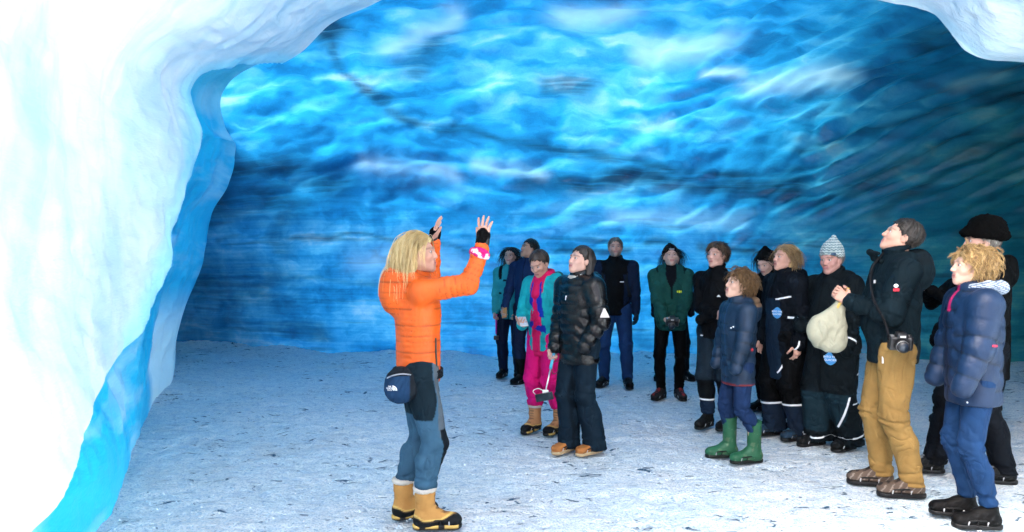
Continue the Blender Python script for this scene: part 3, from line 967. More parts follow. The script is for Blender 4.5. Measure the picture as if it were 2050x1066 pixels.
def make_hair(kind, h, seed, c0, c1):
    """returns list of (V,F,C) in the head frame"""
    P = []
    if kind in ('short', 'boy'):
        th = .013 if kind == 'short' else .018
        P.append(hair_cap(h, c0, c1, seed, th))
        R0 = scalp_roots(500 if kind == 'short' else 700, seed, off=0.003)
        D = combed(R0, .25, .6, .10 if kind == 'short' else .26, fwd=.0 if kind == 'short' else .7)
        P += strand_set(R0, D, .035 if kind == 'short' else .055, seed, c0, c1, 4, .0021, .15, .003, rr=(.074 + th, .094 + th, .086 + th))
    elif kind == 'curly':
        P.append(hair_cap(h, c0, c1, seed, .018, off=0.010, noise=.012, extra=[((0, -.06, .0), (0, -.065, -.045), .060, .050, None)]))
        R0 = scalp_roots(330, seed, off=0.010)
        D = combed(R0, .1, .55, .55, fwd=.18)
        P += strand_set(R0, D, .085, seed, c0, c1, 9, .0017, .35, .013, 75, rr=(.088, .108, .098), spread=.35, clump=5, cr=.0028)
    elif kind in ('tied', 'pony'):
        P.append(hair_cap(h, c0, c1, seed, .014, extra=[((0, -.095, .03), (-.02, -.105, -.17), .045, .028, (1.3, .8, 1)), ((-.058, -.065, .01), (-.092, -.055, -.17), .034, .030, None), ((.058, -.065, .01), (.080, -.06, -.15), .030, .026, None)] if kind == 'pony' else ()))
        s = SDF(h); s.ell((0, -.125, .03), (.034, .034, .038), .01)
        V, F = s.mesh(); V = V + vnormals(V, F) * (fbm(V * 60, seed, 2) * .006)[:, None]
        P.append((V, F, A(*c0)))
        R0 = scalp_roots(200, seed, off=-.01)
        D = A(0, -.13, .03) - R0; D = D / np.linalg.norm(D, axis=1, keepdims=True)
        P += strand_set(R0, D, .05, seed, c0, c1, 5, .0018, 0, .0005, rr=(.084, .104, .096), spread=.03)
    elif kind == 'bob':
        ex = [((q * .066, -.030, .0), (q * .072, -.020, -.080), .026, .016, None) for q in (-1, 1)] + [((0, -.085, .0), (0, -.085, -.085), .050, .036, (1.4, .8, 1))]
        P.append(hair_cap(h, c0, c1, seed, .012, extra=ex, noise=.008))
        R0 = scalp_roots(800, seed, off=0.0)
        P += strand_set(R0, combed(R0, .35, 1.0, .12), .17, seed, c0, c1, 8, .0016, .35, .004, 20, rr=(.087, .107, .096), spread=.1)
    elif kind == 'long':
        ex = [((q * .068, -.030, .0), (q * .080, .000, -.20), .026, .020, None) for q in (-1, 1)] + [((0, -.09, .0), (0, -.085, -.20), .052, .044, (1.5, .7, 1))]
        P.append(hair_cap(h, c0, c1, seed, .010, extra=ex, noise=.007))
        R0 = scalp_roots(420, seed, off=0.0)
        P += strand_set(R0, combed(R0, .3, 1.0, .08), .30, seed, c0, c1, 9, .0017, .5, .004, 14, rr=(.085, .105, .094), spread=.08)
    elif kind == 'guide':
        ex = [((q * .060, -.035, .02), (q * .074, -.045, -.15), .034, .022, None) for q in (-1, 1)] + \
             [((0, -.085, .02), (0, -.11, -.17), .060, .044, (1.4, .75, 1))]
        P.append(hair_cap(h, c0, c1, seed, .014, extra=ex, noise=.012))
        R0 = scalp_roots(520, seed, off=-.002, rr=(.084, .104, .095))
        P += strand_set(R0, combed(R0, .75, 1.0, .05), .28, seed, c0, c1, 10, .0014, .55, .009, 16, rr=(.089, .109, .099), spread=.09, clump=5, cr=.004)
        R1 = scalp_roots(220, seed + 1, off=-.02, rr=(.084, .104, .095))
        P += strand_set(R1, combed(R1, .8, 1.0, .15), .34, seed + 2, c0, (.95, .75, .42), 12, .0015, .5, .016, 16, rr=(.098, .120, .104), spread=.16)
    return P

def make_hat(kind, h, c0, c1=None):
    s = SDF(h)
    if kind == 'beanie':
        s.ell((0, -.020, .045), (.086, .107, .095), 0.01)
        s.cap((0, -.03, .11), (0, -.045, .150), .045, .022, 0.04)
        s.cut((0, 0, 0), (0, .62, -.8), 0.008)
        s.cut((0, 0, .028), (0, .25, -1), 0.008)
    elif kind == 'knit':
        s.ell((0, -.020, .05), (.088, .108, .10), 0.01)
        s.cap((0, -.03, .12), (0, -.050, .185), .055, .020, 0.05)
        s.cut((0, 0, .020), (0, .30, -1), 0.008)
    elif kind == 'fur':
        s.ell((0, -.030, .105), (.100, .122, .095), 0.02)
        s.tor((0, -.022, .055), .086, .038, 0.03, sc=(.95, 1.22))
        s.cut((0, 0, .004), (0, .25, -1), 0.02)
    V, F = s.mesh()
    N = vnormals(V, F)
    C = np.tile(A(*c0), (len(V), 1))
    ang = np.arctan2(V[:, 0], V[:, 1] + .02)
    if kind == 'knit':
        pat = (np.sin(ang * 17) * np.sin(V[:, 2] * 300 + np.where(np.sin(ang * 17) > 0, 0, 1.57)) > 0)
        u = np.clip(pat * 1.0, 0, 1)[:, None]
        C = A(*c0) * (1 - u) + A(*c1) * u
        V = V + N * (pat * .004)[:, None]
    elif kind == 'beanie':
        V = V + N * (.003 * np.sin(ang * 30) + .006 * (np.abs(V[:, 2] - .045 + .3 * V[:, 1]) < .02))[:, None]
    else:
        V = V + N * (.010 * fbm(V * 60, 4, 3))[:, None]
    return V, F, C

# ------------------------------------------------------------------ hands
def hand_mesh(h, pose, skin, scale=1.0, glove=None):
    """frame: wrist at origin, fingers +z, palm faces +y, thumb towards +x"""
    curl, spread, tcurl = dict(relaxed=(.42, .06, .3), spread=(.13, .20, .05), grip=(1.05, .0, .9), fold=(.75, .02, .4),
                               hold=(.70, .03, .2))[pose]
    s = SDF(h)
    fat = max(0.0, h - .0045) * 0.5
    xs = [.030, .010, -.011, -.030]
    ln = [.072, .080, .074, .058]
    for i in range(4):
        b = A(xs[i], .0, .088 - (0.010 if i == 3 else 0) - (0.003 if i == 0 else 0))
        s.cap((xs[i] * .55, 0, .005), b, .021, .0125 + fat, 0.016)
        ang = 0.0; p = b
        side = (1.5 - i) * spread
        for k, fr in enumerate((.45, .30, .25)):
            ang += curl * (1.0 if k else .8) * (1 + .08 * i)
            d = A(math.sin(side), math.sin(ang) * math.cos(side), math.cos(ang) * math.cos(side))
            q = p + d * ln[i] * fr
            s.cap(p, q, .0092 - .001 * k + fat, .0086 - .001 * k + fat, 0.006)
            p = q
    b = A(.024, .006, .022)
    t1 = b + A(.70, .35, .62) * .040; d2 = A(.45 - .5 * tcurl, .30 + .5 * tcurl, .75); d2 /= np.linalg.norm(d2)
    s.cap(b, t1, .016, .0115, 0.012); s.cap(t1, t1 + d2 * .032, .0110, .0098, 0.006)
    d3 = d2 + A(-.3 * tcurl, .3 * tcurl, .1); d3 /= np.linalg.norm(d3)
    s.cap(t1 + d2 * .032, t1 + d2 * .032 + d3 * .024, .0098, .0082, 0.004)
    s.cap((0, 0, -.05), (0, 0, .01), .026, .023, 0.02, sc=(1.0, .8, 1))
    V, F = s.mesh()
    C = np.tile(A(*skin), (len(V), 1))
    kn = sstep(.014, .004, np.abs(V[:, 2] - .088)) * 0.3
    C = C * (1 - kn[:, None] * A(.0, .25, .25))
    if glove is not None:
        # fingerless glove: cloth up to the middle of the palm
        g = sstep(.072, .066, V[:, 2]) * (V[:, 0] < .040)
        C = C * (1 - g[:, None]) + A(*glove) * g[:, None]
        V = V + vnormals(V, F) * (g * .0025)[:, None]
    return V * scale, F, C

def hand_frame(fdir, pnorm, right):
    z = A(*fdir); z /= np.linalg.norm(z)
    y = A(*pnorm); y = y - (y @ z) * z; y /= np.linalg.norm(y) + 1e-9
    x = np.cross(y, z) * (-1 if right else 1)
    return np.stack([x, y, z], 1)

# ------------------------------------------------------------------ footwear, in the foot frame (ankle over the origin, toe +y)
def boot_parts(kind, h, s, col):
    out = []
    c = dict(col)
    up, low, sole = A(*c['upper']), A(*c.get('lower', c['upper'])), A(*c.get('sole', (.02, .02, .022)))
    shaft = dict(snow=.235, hike=.135, welly=.34, shoe=.09)[kind]
    rad = dict(snow=.062, hike=.050, welly=.060, shoe=.044)[kind]
    b = SDF(h)
    b.cap((0, -.050, .055), (0, .130, .045), .048, .040, .02, sc=(.95, 1, .9))
    b.ell((0, .135, .05), (.047, .052, .040), .02)
    b.cap((0, -.03, .07), (0, -.033, shaft), rad - .006, rad, .05)
    b.cap((0, .03, .085), (0, .085, .06), .040, .036, .03)
    b.cut((0, 0, .022), (0, 0, -1)); b.cut((0, 0, shaft), (0, 0.1, 1))
    V, F = b.mesh()
    N = vnormals(V, F)
    z = V[:, 2]
    V = V + N * (.004 * fbm(V * [18, 18, 45], 3, 2) * sstep(.05, .1, z))[:, None]
    C = np.tile(up, (len(V), 1))
    if kind == 'snow':
        ln = .062 + .028 * sstep(.05, .14, V[:, 1]) + .02 * sstep(-.03, -.08, V[:, 1])
        m = sstep(.004, -.004, z - ln)[:, None]; C = C * (1 - m) + low * m
        m = sstep(.007, .002, np.abs(z - ln - .006))[:, None]; C = C * (1 - m) + A(.75, .50, .14) * m
        # laces
        m = ((np.abs(V[:, 0]) < .024) & (V[:, 1] > .012) & (np.sin(z * 260) > .35) & (z > ln + .015))[:, None] * .8
        C = C * (1 - m) + A(.16, .08, .04) * m
    elif kind == 'hike':
        m = ((np.abs(V[:, 0]) < .022) & (V[:, 1] > .0) & (np.sin(z * 300 + V[:, 1] * 200) > .3) & (z > .06))[:, None] * .85
        C = C * (1 - m) + A(*c.get('lace', (.04, .04, .045))) * m
        m = sstep(.045, .035, z)[:, None]; C = C * (1 - m) + low * m
        m = ((np.abs(np.sin(V[:, 1] * 75 + z * 60)) < .35) & (np.abs(V[:, 0]) > .03) & (z > .045) & (z < .11))[:, None] * .7
        C = C * (1 - m) + A(*c.get('panel', up * 1.6)) * m
    elif kind == 'welly':
        m = (fbm(V * 25, 7, 3) > .30)[:, None] * .35
        C = C * (1 - m) + A(.20, .22, .13) * m
    out.append(('upper', V, F, C))
    b = SDF(h)
    b.cap((0, -.058, .020), (0, .135, .020), .050, .052, .01, sc=(.92, 1, 1))
    b.cut((0, 0, .004), (0, 0, -1)); b.cut((0, 0, .034), (0, 0, 1))
    V, F = b.mesh()
    C = np.tile(sole, (len(V), 1))
    if kind == 'snow':
        m = sstep(.014, .019, V[:, 2])[:, None] * (np.sin(V[:, 1] * 55 + 1) > -.6)[:, None]
        C = C * (1 - m) + A(.70, .45, .12) * m
    out.append(('sole', V, F, C))
    if kind == 'snow':
        b = SDF(h)
        b.tor((0, -.033, shaft + .004), rad - .008, .018, .01)
        V, F = b.mesh()
        V = V + vnormals(V, F) * (.004 * fbm(V * 90, 3, 2))[:, None]
        out.append(('cuff', V, F, A(.72, .66, .58)))
    # rubber ice cleats over the shoe: a strap ring with little chain plates
    a = np.linspace(0, 2 * math.pi, 29)
    zz = .052 + .012 * np.cos(2 * a)
    ring = np.stack([.051 * np.cos(a), .038 + .118 * np.sin(a), zz], 1)
    ring[:, 0] *= np.where(np.sin(a) > 0, 1.0, .96)
    V, F = tube(ring, .0055, 5)
    parts = [(V, F, A(.015, .015, .017))]
    for q in (-.05, .0, .06, .11):
        st = np.array([(x_, q, .006 + .050 * abs(x_ / .054) ** 3) for x_ in np.linspace(-.054, .054, 7)])
        V, F = tube(st, .0045, 4)
        parts.append((V, F, A(.45, .46, .48) if q in (.0, .11) else A(.02, .02, .022)))
    V, F, C = joinm(parts)
    out.append(('ice_cleat', V, F, C))
    return [(n_, v * s, f, c_) for n_, v, f, c_ in out]

# ------------------------------------------------------------------ a person
def limb_axis(V, segs):
    """nearest of several polylines: returns (index, length along it, total)"""
    best = np.full(len(V), 9.0); bi = np.zeros(len(V), int); bl = np.zeros(len(V)); tot = []
    for i, pts in enumerate(segs):
        L = 0
        for a, b in zip(pts[:-1], pts[1:]):
            ab = b - a; l = np.linalg.norm(ab)
            t = np.clip((V - a) @ ab / (l * l), 0, 1)
            d = np.linalg.norm(V - a - t[:, None] * ab, axis=1)
            m = d < best
            best[m] = d[m]; bi[m] = i; bl[m] = L + t[m] * l
            L += l
        tot.append(L)
    return bi, bl, best

def ridge(x):
    return 1 - 2 * np.abs(x)

def crease(x, w=.10):
    """smooth cloth cut by narrow valleys"""
    return .35 - np.exp(-(x / w) ** 2)

class Person:
    def __init__(s, label, gx, gy, H, yaw, pose=None, h=.010, group=None):
        """gx, gy: where the feet stand in the photograph; yaw in degrees, 0 = away from camera, 90 = facing left"""
        p = dict(lean=0.0, head=(0, 0, 0), feet=((.105, .0, -8), (-.105, .0, 8)), hands=((.245, .04, .86), (-.245, .04, .86)),
                 poles=((.35, -1, -.1), (-.35, -1, -.1)), hip=(0, 0), wide=1.0, belly=0.0, sway=0.0)
        p.update(pose or {})
        s.p = p; s.H = H; s.s = k = H / 1.75; s.h = h
        g = ground(gx, gy)
        s.root = empty('person', (g[0], g[1], 0.0), math.radians(yaw))
        tag(s.root, label, 'person', group or (None if label.startswith('guide') else 'visitors listening in the ice cave'))
        a = math.radians(yaw)
        s.M = np.array([[math.cos(a), -math.sin(a), 0], [math.sin(a), math.cos(a), 0], [0, 0, 1]]); s.o = A(g[0], g[1], 0)
        ln = p['lean']
        J = s.J = {}
        hx, hy = p['hip']
        J['pel'] = A(hx, hy, .95) * k
        for i, q in enumerate((1, -1)):
            n = 'RL'[i]
            fx, fy, fyaw = p['feet'][i]
            J['hip' + n] = A(hx + q * .088, hy, .92) * k
            ank = A(fx, fy, .09) * k
            fa = math.radians(fyaw)
            J['knee' + n], J['ank' + n] = ik(J['hip' + n], ank, .425 * k, .415 * k, (math.sin(-fa) * 1.0, math.cos(fa), 0))
            J['ank' + n] = ank + A(math.sin(fa) * .030, -.030 * math.cos(fa), 0) * k
            J['sh' + n] = A(q * .178 * p['wide'] + hx + p['sway'], hy + ln, 1.415) * k
            w = A(*p['hands'][i]) * k
            J['elb' + n], J['wri' + n] = ik(J['sh' + n], w, .285 * k, .255 * k, p['poles'][i])
        J['chest'] = A(hx + p['sway'] * .7, hy + ln * .7, 1.27) * k
        J['neck'] = A(hx + p['sway'], hy + ln - .012, 1.475) * k
        yw, pt, rl = p['head']
        R = rotm(0, 0, yw) @ rotm(pt, 0, 0) @ rotm(0, rl, 0)
        s.hs = max(.93, min(1.04, .5 + .5 * k)) * p.get('hs', 1.0)
        piv = J['neck'] + A(0, .012, .035) * k
        s.HR = R
        s.HC = piv + R @ (A(0, .028, .125) * s.hs)
    def W(s, v):
        return s.M @ A(*v) + s.o
    def headpt(s, V):
        return (np.asarray(V) * s.hs) @ s.HR.T + s.HC
    def add(s, name, V, F, C, mat, parent=None):
        if mat in ('cloth', 'denim', 'down', 'gloss', 'leather', 'rubber', 'hair', 'knit'):
            C = np.array(C, float)
            mx = C.max(-1, keepdims=True)
            C = C * (mx / (mx + .028))                       # deep, saturated dyes for the dark garments
        return link(name, V, F, M[mat], parent or s.root, col=C)
    # -- skin: head, neck, trunk, limbs and hands in one mesh
    def body(s, skin=(.62, .36, .27), lip=(.45, .16, .14), brow=(.12, .07, .04), beard=None, hands=('relaxed', 'relaxed'),
             palm=None, glove=None, fdir=(None, None), lids=False, eyes=True, gaze=(0, 0), show=(True, True), blush=.15, fem=False):
        J, k = s.J, s.s
        parts = []
        nb = (s.HR.T @ (J['neck'] + A(0, -.01, -.06) * k - s.HC)) / s.hs
        V, F, C = head_mesh(.0050 if s.h < .0105 else .0068, nb, skin, lip, brow, beard, lids, blush, fem)
        parts.append((s.headpt(V), F, C))
        b = SDF(.022)
        b.cap(J['pel'], J['chest'], .10 * k, .11 * k, .05, sc=(1, .7, 1)).cap(J['chest'], J['neck'], .09 * k, .05 * k, .05)
        for n in 'RL':
            b.chain([J['hip' + n], J['knee' + n], J['ank' + n]], [.06 * k, .026 * k, .006 * k], .03)
            b.chain([J['chest'] + A(0, 0, .1) * k, J['sh' + n], J['elb' + n], J['wri' + n]], [.06 * k, .045 * k, .036 * k, .026 * k], .03)
        V, F = b.mesh()
        parts.append((V, F, A(*skin)))
        s.HF = {}
        for i, n in enumerate('RL'):
            fd = fdir[i]
            if fd is None: fd = J['wri' + n] - J['elb' + n]
            pn = (palm[i] if palm else None)
            if pn is None: pn = (-1 if n == 'R' else 1, .25, 0)
            fr = hand_frame(fd, pn, n == 'R')
            s.HF[n] = fr
            if not show[i]: continue
            V, F, C = hand_mesh(.0042 if s.h < .0105 else .0060, hands[i], skin, .97 * k ** .5, glove[i] if glove else None)
            V = V @ fr.T + J['wri' + n]
            if np.linalg.det(fr) < 0: F = F[:, ::-1]
            parts.append((V, F, C))
        V, F, C = joinm(parts)
        s.skin = s.add('body', V, F, C, 'skin')
        if eyes:
            for q in (-1, 1):
                V, F, C = eye_mesh(q, gaze)
                s.add('eye', s.headpt(V), F, C, 'eye', s.skin)
        return s
    def hand_at(s, n, off):
        """point in the frame of a hand, person-local"""
        return s.J['wri' + n] + s.HF[n] @ (A(*off) * s.s ** .5)
    def hair(s, kind, c0, c1, seed=1):
        V, F, C = joinm(make_hair(kind, .0065 if s.h < .0105 else .008, seed, c0, c1))
        s.hairo = s.add('hair', s.headpt(V), F, C, 'hair')
        return s
    def hat(s, kind, c0, c1=None, mat='knit'):
        V, F, C = make_hat(kind, .0065, c0, c1)
        s.hato = s.add('hat', s.headpt(V), F, C, mat)
        return s
    # -- upper garment
    def jacket(s, col, hem=.84, puff=.010, mat='cloth', quilt=0.0, qdepth=.010, hood=0.0, collar=.045, flare=0.0, fold=.007,
               paint=None, name='jacket', cuffs=None, opening=0.0, sleeve=1.0, hoodcol=None):
        J, k, p = s.J, s.s, s.p
        b = SDF(s.h)
        bl = p['belly']
        lowc = J['pel'] * A(1, 1, 0)
        b.cap(lowc + A(0, .0, hem - .03) * k, J['chest'], (.160 + puff + flare) * k, (.172 + puff) * k, .05, sc=(1, .77, 1))
        b.cap(J['chest'], J['chest'] + A(0, 0, .08) * k, (.168 + puff) * k, (.150 + puff) * k, .05, sc=(1, .70, 1))
        if bl: b.ell((J['pel'] + J['chest']) / 2 + A(0, .05 + bl, 0) * k, (.15 * k, .12 * k, .17 * k), .06)
        b.cap(J['shR'], J['shL'], (.066 + puff * .7) * k, None, .06)
        b.cap(J['chest'] + A(0, 0, .1) * k, J['neck'] + A(0, 0, .0), .105 * k, (.066 + puff * .3) * k, .06)
        for n in 'RL':
            wr = J['elb' + n] + (J['wri' + n] - J['elb' + n]) * sleeve
            b.chain([J['sh' + n], J['elb' + n], wr], [(.066 + puff) * k, (.052 + puff) * k, (.040 + puff * .75) * k], .022)
            d = wr - J['elb' + n]; d /= np.linalg.norm(d)
        b.cut(lowc + A(0, 0, hem) * k, (0, -.03, -1), .012)
        if collar:
            tilt = rotm(-14, 0, 0)
            b.tor(J['neck'] + A(0, .006, .022) * k, .066 * k, (.016 + puff * .4), .02, sc=(1.0, 1.02), R=tilt)
            b.tor(J['neck'] + A(0, .004, .022 + collar * .7) * k, .068 * k, (.012 + puff * .3), .02, sc=(1.0, 1.02), R=tilt)
        if hood:
            nb = J['neck']
            arc = [nb + A(q * x_, y_, z_) * k for q, x_, y_, z_ in ((1, .085, .045, -.01), (1, .115, -.035, .02), (1, .065, -.115, .02),
                   (1, 0, -.135, .01), (-1, .065, -.115, .02), (-1, .115, -.035, .02), (-1, .085, .045, -.01))]
            b.chain(arc, [.028 * k, .036 * k, .042 * k, .045 * k, .042 * k, .036 * k, .028 * k], .03)
            b.ell(nb + A(0, -.125, -.06) * k, (.115 * k, (.055 + .03 * hood) * k, (.08 + .05 * hood) * k), .04)
        V, F = b.mesh()
        N = vnormals(V, F)
        segs = [[lowc, J['chest'], J['neck']], [J['shR'], J['elbR'], J['wriR']], [J['shL'], J['elbL'], J['wriL']]]
        seg2 = [[lowc + A(0, 0, hem) * k, J['chest'], J['neck'] + A(0, 0, .08)], [J['shR'] * .7 + J['elbR'] * .3, J['elbR'], J['wriR']],
                [J['shL'] * .7 + J['elbL'] * .3, J['elbL'], J['wriL']]]
        zi, zl, zd = limb_axis(V, seg2)
        # torso vertices nearer to an arm than to the trunk's thick core are decided by relative radius
        r0 = np.linalg.norm((V - (J['chest'] * A(1, 1, 0)))[:, :2] / A(.20, .15) / k, axis=1)
        zi = np.where((zi == 0) | ((r0 < .92) & (zd > .075 * k)), 0, zi)
        z = V[:, 2]
        ax = np.where(zi == 0, z, zl)
        seed = int(abs(J['wriR'][0]) * 977 + s.H * 331) % 97
        d = np.zeros(len(V))
        if quilt:
            ph = ax / (quilt * k) + .06 * fbm(V * 7, seed, 2)
            seam = np.abs(np.sin(math.pi * ph))
            seam = np.where(zi > 0, 1 - (1 - seam) * sstep(.004, .02, zl) * sstep(.0, .012, (.535 * k - zl)), seam)
            d += qdepth * (seam ** .55 - .75)
            d += .005 * np.exp(-(seam / .35) ** 2) * fbm(np.stack([np.arctan2(V[:, 0], V[:, 1]) * 9, ax * 3, V[:, 1] * 30], 1), seed + 3, 2)
        el = np.exp(-((zl - .255 * k) / (.11 * k)) ** 2) * (zi > 0) + np.exp(-((zl - .46 * k) / (.06 * k)) ** 2) * (zi > 0)
        fq = .45 if quilt else 1.0
        # long slanting folds on the trunk, rings on the sleeves
        wt = np.stack([V[:, 0] * 7 + V[:, 2] * 4 * np.sign(V[:, 0]), V[:, 1] * 7 - V[:, 2] * 2, V[:, 2] * 3.5], 1)
        ws = np.stack([V[:, 0] * 6, V[:, 1] * 6 + zl * 4, zl * 13], 1)
        nt_ = np.where(zi == 0, fbm(wt, seed, 2), fbm(ws, seed + 1, 2))
        d += fq * 1.1 * fold * (.5 + .9 * el) * crease(nt_, .15)
        d += fq * fold * .9 * fbm(V * [8, 8, 5], seed + 9, 2)
        V = V + N * d[:, None]
        C = np.tile(A(*col), (len(V), 1))
        s.zone = zi; s.zlen = zl
        if hood and hoodcol is not None:
            m = ((V[:, 1] < J['neck'][1] - .07 * k) & (z > J['neck'][2] - .02 * k))
            C[m] = hoodcol
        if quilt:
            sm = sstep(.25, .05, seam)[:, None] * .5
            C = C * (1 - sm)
        fx = V[:, 0] - J['pel'][0] - p['sway'] * .7 * k
        front = (V[:, 1] > J['chest'][1] - .02) & (zi == 0)
        zipm = (np.abs(fx) < .008) & front
        C[zipm] = C[zipm] * .35
        if opening:
            m = (np.abs(fx) < opening * k * (.6 + .6 * (z / k - hem))) & front
            C[m] = s.inner
        if cuffs is not None:
            for n in 'RL':
                dd = np.linalg.norm(V - J['wri' + n], axis=1)
                C[dd < .055 * k] = cuffs
        if paint: C = paint(s, V, C, zi, zl)
        o = s.add(name, V, F, C, mat)
        if name == 'jacket': s.jko = o
        return s
    # -- trousers
    def trousers(s, col, hem=.07, loose=.010, mat='cloth', fold=.008, flare=0.0, paint=None, name='trousers', waist=1.05):
        J, k = s.J, s.s
        b = SDF(s.h)
        b.cap(J['hipR'], J['hipL'], (.098 + loose) * k, None, .05, sc=(1, .92, 1))
        b.cap(J['pel'], J['pel'] * A(1, 1, 0) + A(0, 0, waist) * k, (.145 + loose * .6) * k, (.135 + loose * .6) * k, .04, sc=(1, .74, 1))
        for n in 'RL':
            kn = J['knee' + n]; an = J['ank' + n] * A(1, 1, 0) + A(0, -.002, max(hem, .02)) * k
            mid = kn * .62 + an * .38 + A(0, -.016, 0) * k
            b.chain([J['hip' + n] + A(0, 0, -.01), kn, mid, an], [(.092 + loose) * k, (.064 + loose) * k, (.060 + loose + flare * .4) * k,
                                              (.050 + loose + flare) * k], .03)
        b.cut((0, 0, hem * k), (0, 0, -1), .006)
        V, F = b.mesh()
        N = vnormals(V, F)
        z = V[:, 2] / k
        seed = int(s.H * 771 + abs(s.o[0]) * 100) % 89
        kn = np.exp(-((z - .50) / .09) ** 2) + 1.1 * np.exp(-((z - hem - .06) / .07) ** 2) + .6 * np.exp(-((z - .86) / .06) ** 2)
        q = np.stack([V[:, 0] * 7 + V[:, 2] * 5 * np.sign(V[:, 0]), V[:, 1] * 7 - V[:, 2] * 5, V[:, 2] * 15], 1)
        q2 = np.stack([V[:, 0] * 9 + V[:, 2] * 1.5, V[:, 1] * 9, V[:, 2] * 3], 1)
        d = 1.0 * fold * kn * crease(fbm(q, seed, 2), .17) + .40 * fold * crease(fbm(q2, seed + 2, 2), .18) + fold * .8 * fbm(V * [8, 8, 4], seed + 4, 2)
        V = V + N * d[:, None]
        C = np.tile(A(*col), (len(V), 1))
        C[np.abs(V[:, 0] - J['pel'][0]) < .006] *= .6
        zz = V[:, 2]
        def axy(n):
            zs = [J['ank' + n][2], J['knee' + n][2], J['hip' + n][2]]
            return np.stack([np.interp(zz, zs, [J[a_ + n][c_] for a_ in ('ank', 'knee', 'hip')]) for c_ in (0, 1)], 1)
        ra, la = axy('R'), axy('L')
        dr = np.linalg.norm(V[:, :2] - ra, axis=1) <= np.linalg.norm(V[:, :2] - la, axis=1)
        s.rel = np.where(dr[:, None], V[:, :2] - ra, V[:, :2] - la)
        if paint: C = paint(s, V, C, z)
        s.tro = s.add(name, V, F, C, mat)
        return s
    def boots(s, kind, col, scale=None):
        k = (scale or s.s ** .8)
        for i, n in enumerate('RL'):
            fx, fy, fyaw = s.p['feet'][i]
            R = rotm(0, 0, fyaw)
            up = None
            for nm, V, F, C in boot_parts(kind, .0075 if s.h < .0105 else .010, k, col):
                W = V @ R.T + A(fx * s.s, fy * s.s, .0)
                mt = {'upper': 'leather' if kind != 'welly' else 'rubber', 'sole': 'rubber', 'cuff': 'knit', 'ice_cleat': 'rubber'}[nm]
                if nm == 'upper':
                    up = s.add('boot', W, F, C, mt)
                else:
                    s.add(nm, W, F, C, mt, up)
        return s
    # -- reflective piping: a ribbon where a plane crosses a garment
    def strip(s, obj, point, normal, width, col=(.78, .78, .80), pred=None, name='reflective_strip', lift=.003):
        import bmesh
        bm = bmesh.new(); bm.from_mesh(obj.data)
        n = A(*normal); n /= np.linalg.norm(n)
        geo = list(bm.verts) + list(bm.edges) + list(bm.faces)
        bm.normal_update()
        res = bmesh.ops.bisect_plane(bm, geom=geo, plane_co=Vector(point), plane_no=Vector(n))
        es = [e for e in res['geom_cut'] if isinstance(e, bmesh.types.BMEdge)]
        bm.normal_update()
        V, F = [], []
        for e in es:
            a, c = e.verts
            pa, pc = A(*a.co), A(*c.co)
            if pred is not None and not (pred(pa) and pred(pc)): continue
            na, nc = A(*a.normal), A(*c.normal)
            k0 = len(V)
            for p_, q_ in ((pa, na), (pc, nc)):
                t_ = n - (n @ q_) * q_; t_ /= np.linalg.norm(t_) + 1e-9
                V += [p_ + q_ * lift - t_ * width / 2, p_ + q_ * lift + t_ * width / 2]
            F.append((k0, k0 + 2, k0 + 3, k0 + 1))
        bm.free()
        if F:
            return link(name, np.array(V), F, M['flat'], obj, col=A(*col))
    # -- a small flat patch, sewn on at the surface point of a garment nearest to a ray
    def patch(s, obj, target, normal, size, col, shape='rect', name='logo', thick=.003):
        """target: person-local point near the surface; normal: outward; size (w,h)"""
        me = obj.data
        V = np.empty(len(me.vertices) * 3, np.float32); me.vertices.foreach_get('co', V); V = V.reshape(-1, 3).astype(float)
        n = A(*normal); n /= np.linalg.norm(n)
        t = A(*target)
        q = V - t
        lat = np.linalg.norm(q - np.outer(q @ n, n), axis=1)
        m = lat < max(size) * .6 + .006
        off = (q[m] @ n).max() if m.any() else 0
        c = t + n * (off + .001)
        up = A(0, 0, 1); x = np.cross(up, n); x /= np.linalg.norm(x); y = np.cross(n, x)
        w, hh = size[0] / 2, size[1] / 2
        if shape == 'rect':
            out = [(-w, -hh), (w, -hh), (w, hh), (-w, hh)]
        elif shape == 'tri':
            out = [(-w, -hh), (w, -hh), (w * .1, hh), (-w * .2, hh)]
        else:
            out = [(w * math.cos(a) * (1 + .06 * math.sin(5 * a)), hh * math.sin(a) * (1 + .08 * math.cos(4 * a))) for a in np.linspace(0, 2 * math.pi, 20, endpoint=False)]
        m_ = len(out)
        P = [c + x * u + y * v for u, v in out] + [c + x * u + y * v - n * thick * 3 for u, v in out]
        Fc = [list(range(m_)), list(range(2 * m_ - 1, m_ - 1, -1))] + [[i, i + m_, (i + 1) % m_ + m_, (i + 1) % m_] for i in range(m_)]
        o = link(name, np.array(P), Fc, M['flat'], obj, col=np.tile(A(*col), (2 * m_, 1)), smooth=False)
        return o, c, x, y, n
    def text(s, obj, frame, string, size, col, dy=0.0, dx=0.0, name='lettering'):
        c, x, y, n = frame
        cu = bpy.data.curves.new('t', 'FONT'); cu.body = string; cu.size = size; cu.align_x = 'CENTER'; cu.align_y = 'CENTER'; cu.extrude = .0006
        to = bpy.data.objects.new('t', cu); COL.objects.link(to)
        me = bpy.data.meshes.new_from_object(to)
        bpy.data.objects.remove(to); bpy.data.curves.remove(cu)
        V = np.empty(len(me.vertices) * 3, np.float32); me.vertices.foreach_get('co', V); V = V.reshape(-1, 3)
        P = c + np.outer(V[:, 0] + dx, x) + np.outer(V[:, 1] + dy, y) + np.outer(V[:, 2] + .0016, n)
        F = [list(p_.vertices) for p_ in me.polygons]
        bpy.data.meshes.remove(me)
        return link(name, P, F, M['flat'], obj, col=np.tile(A(*col), (len(P), 1)), smooth=False)

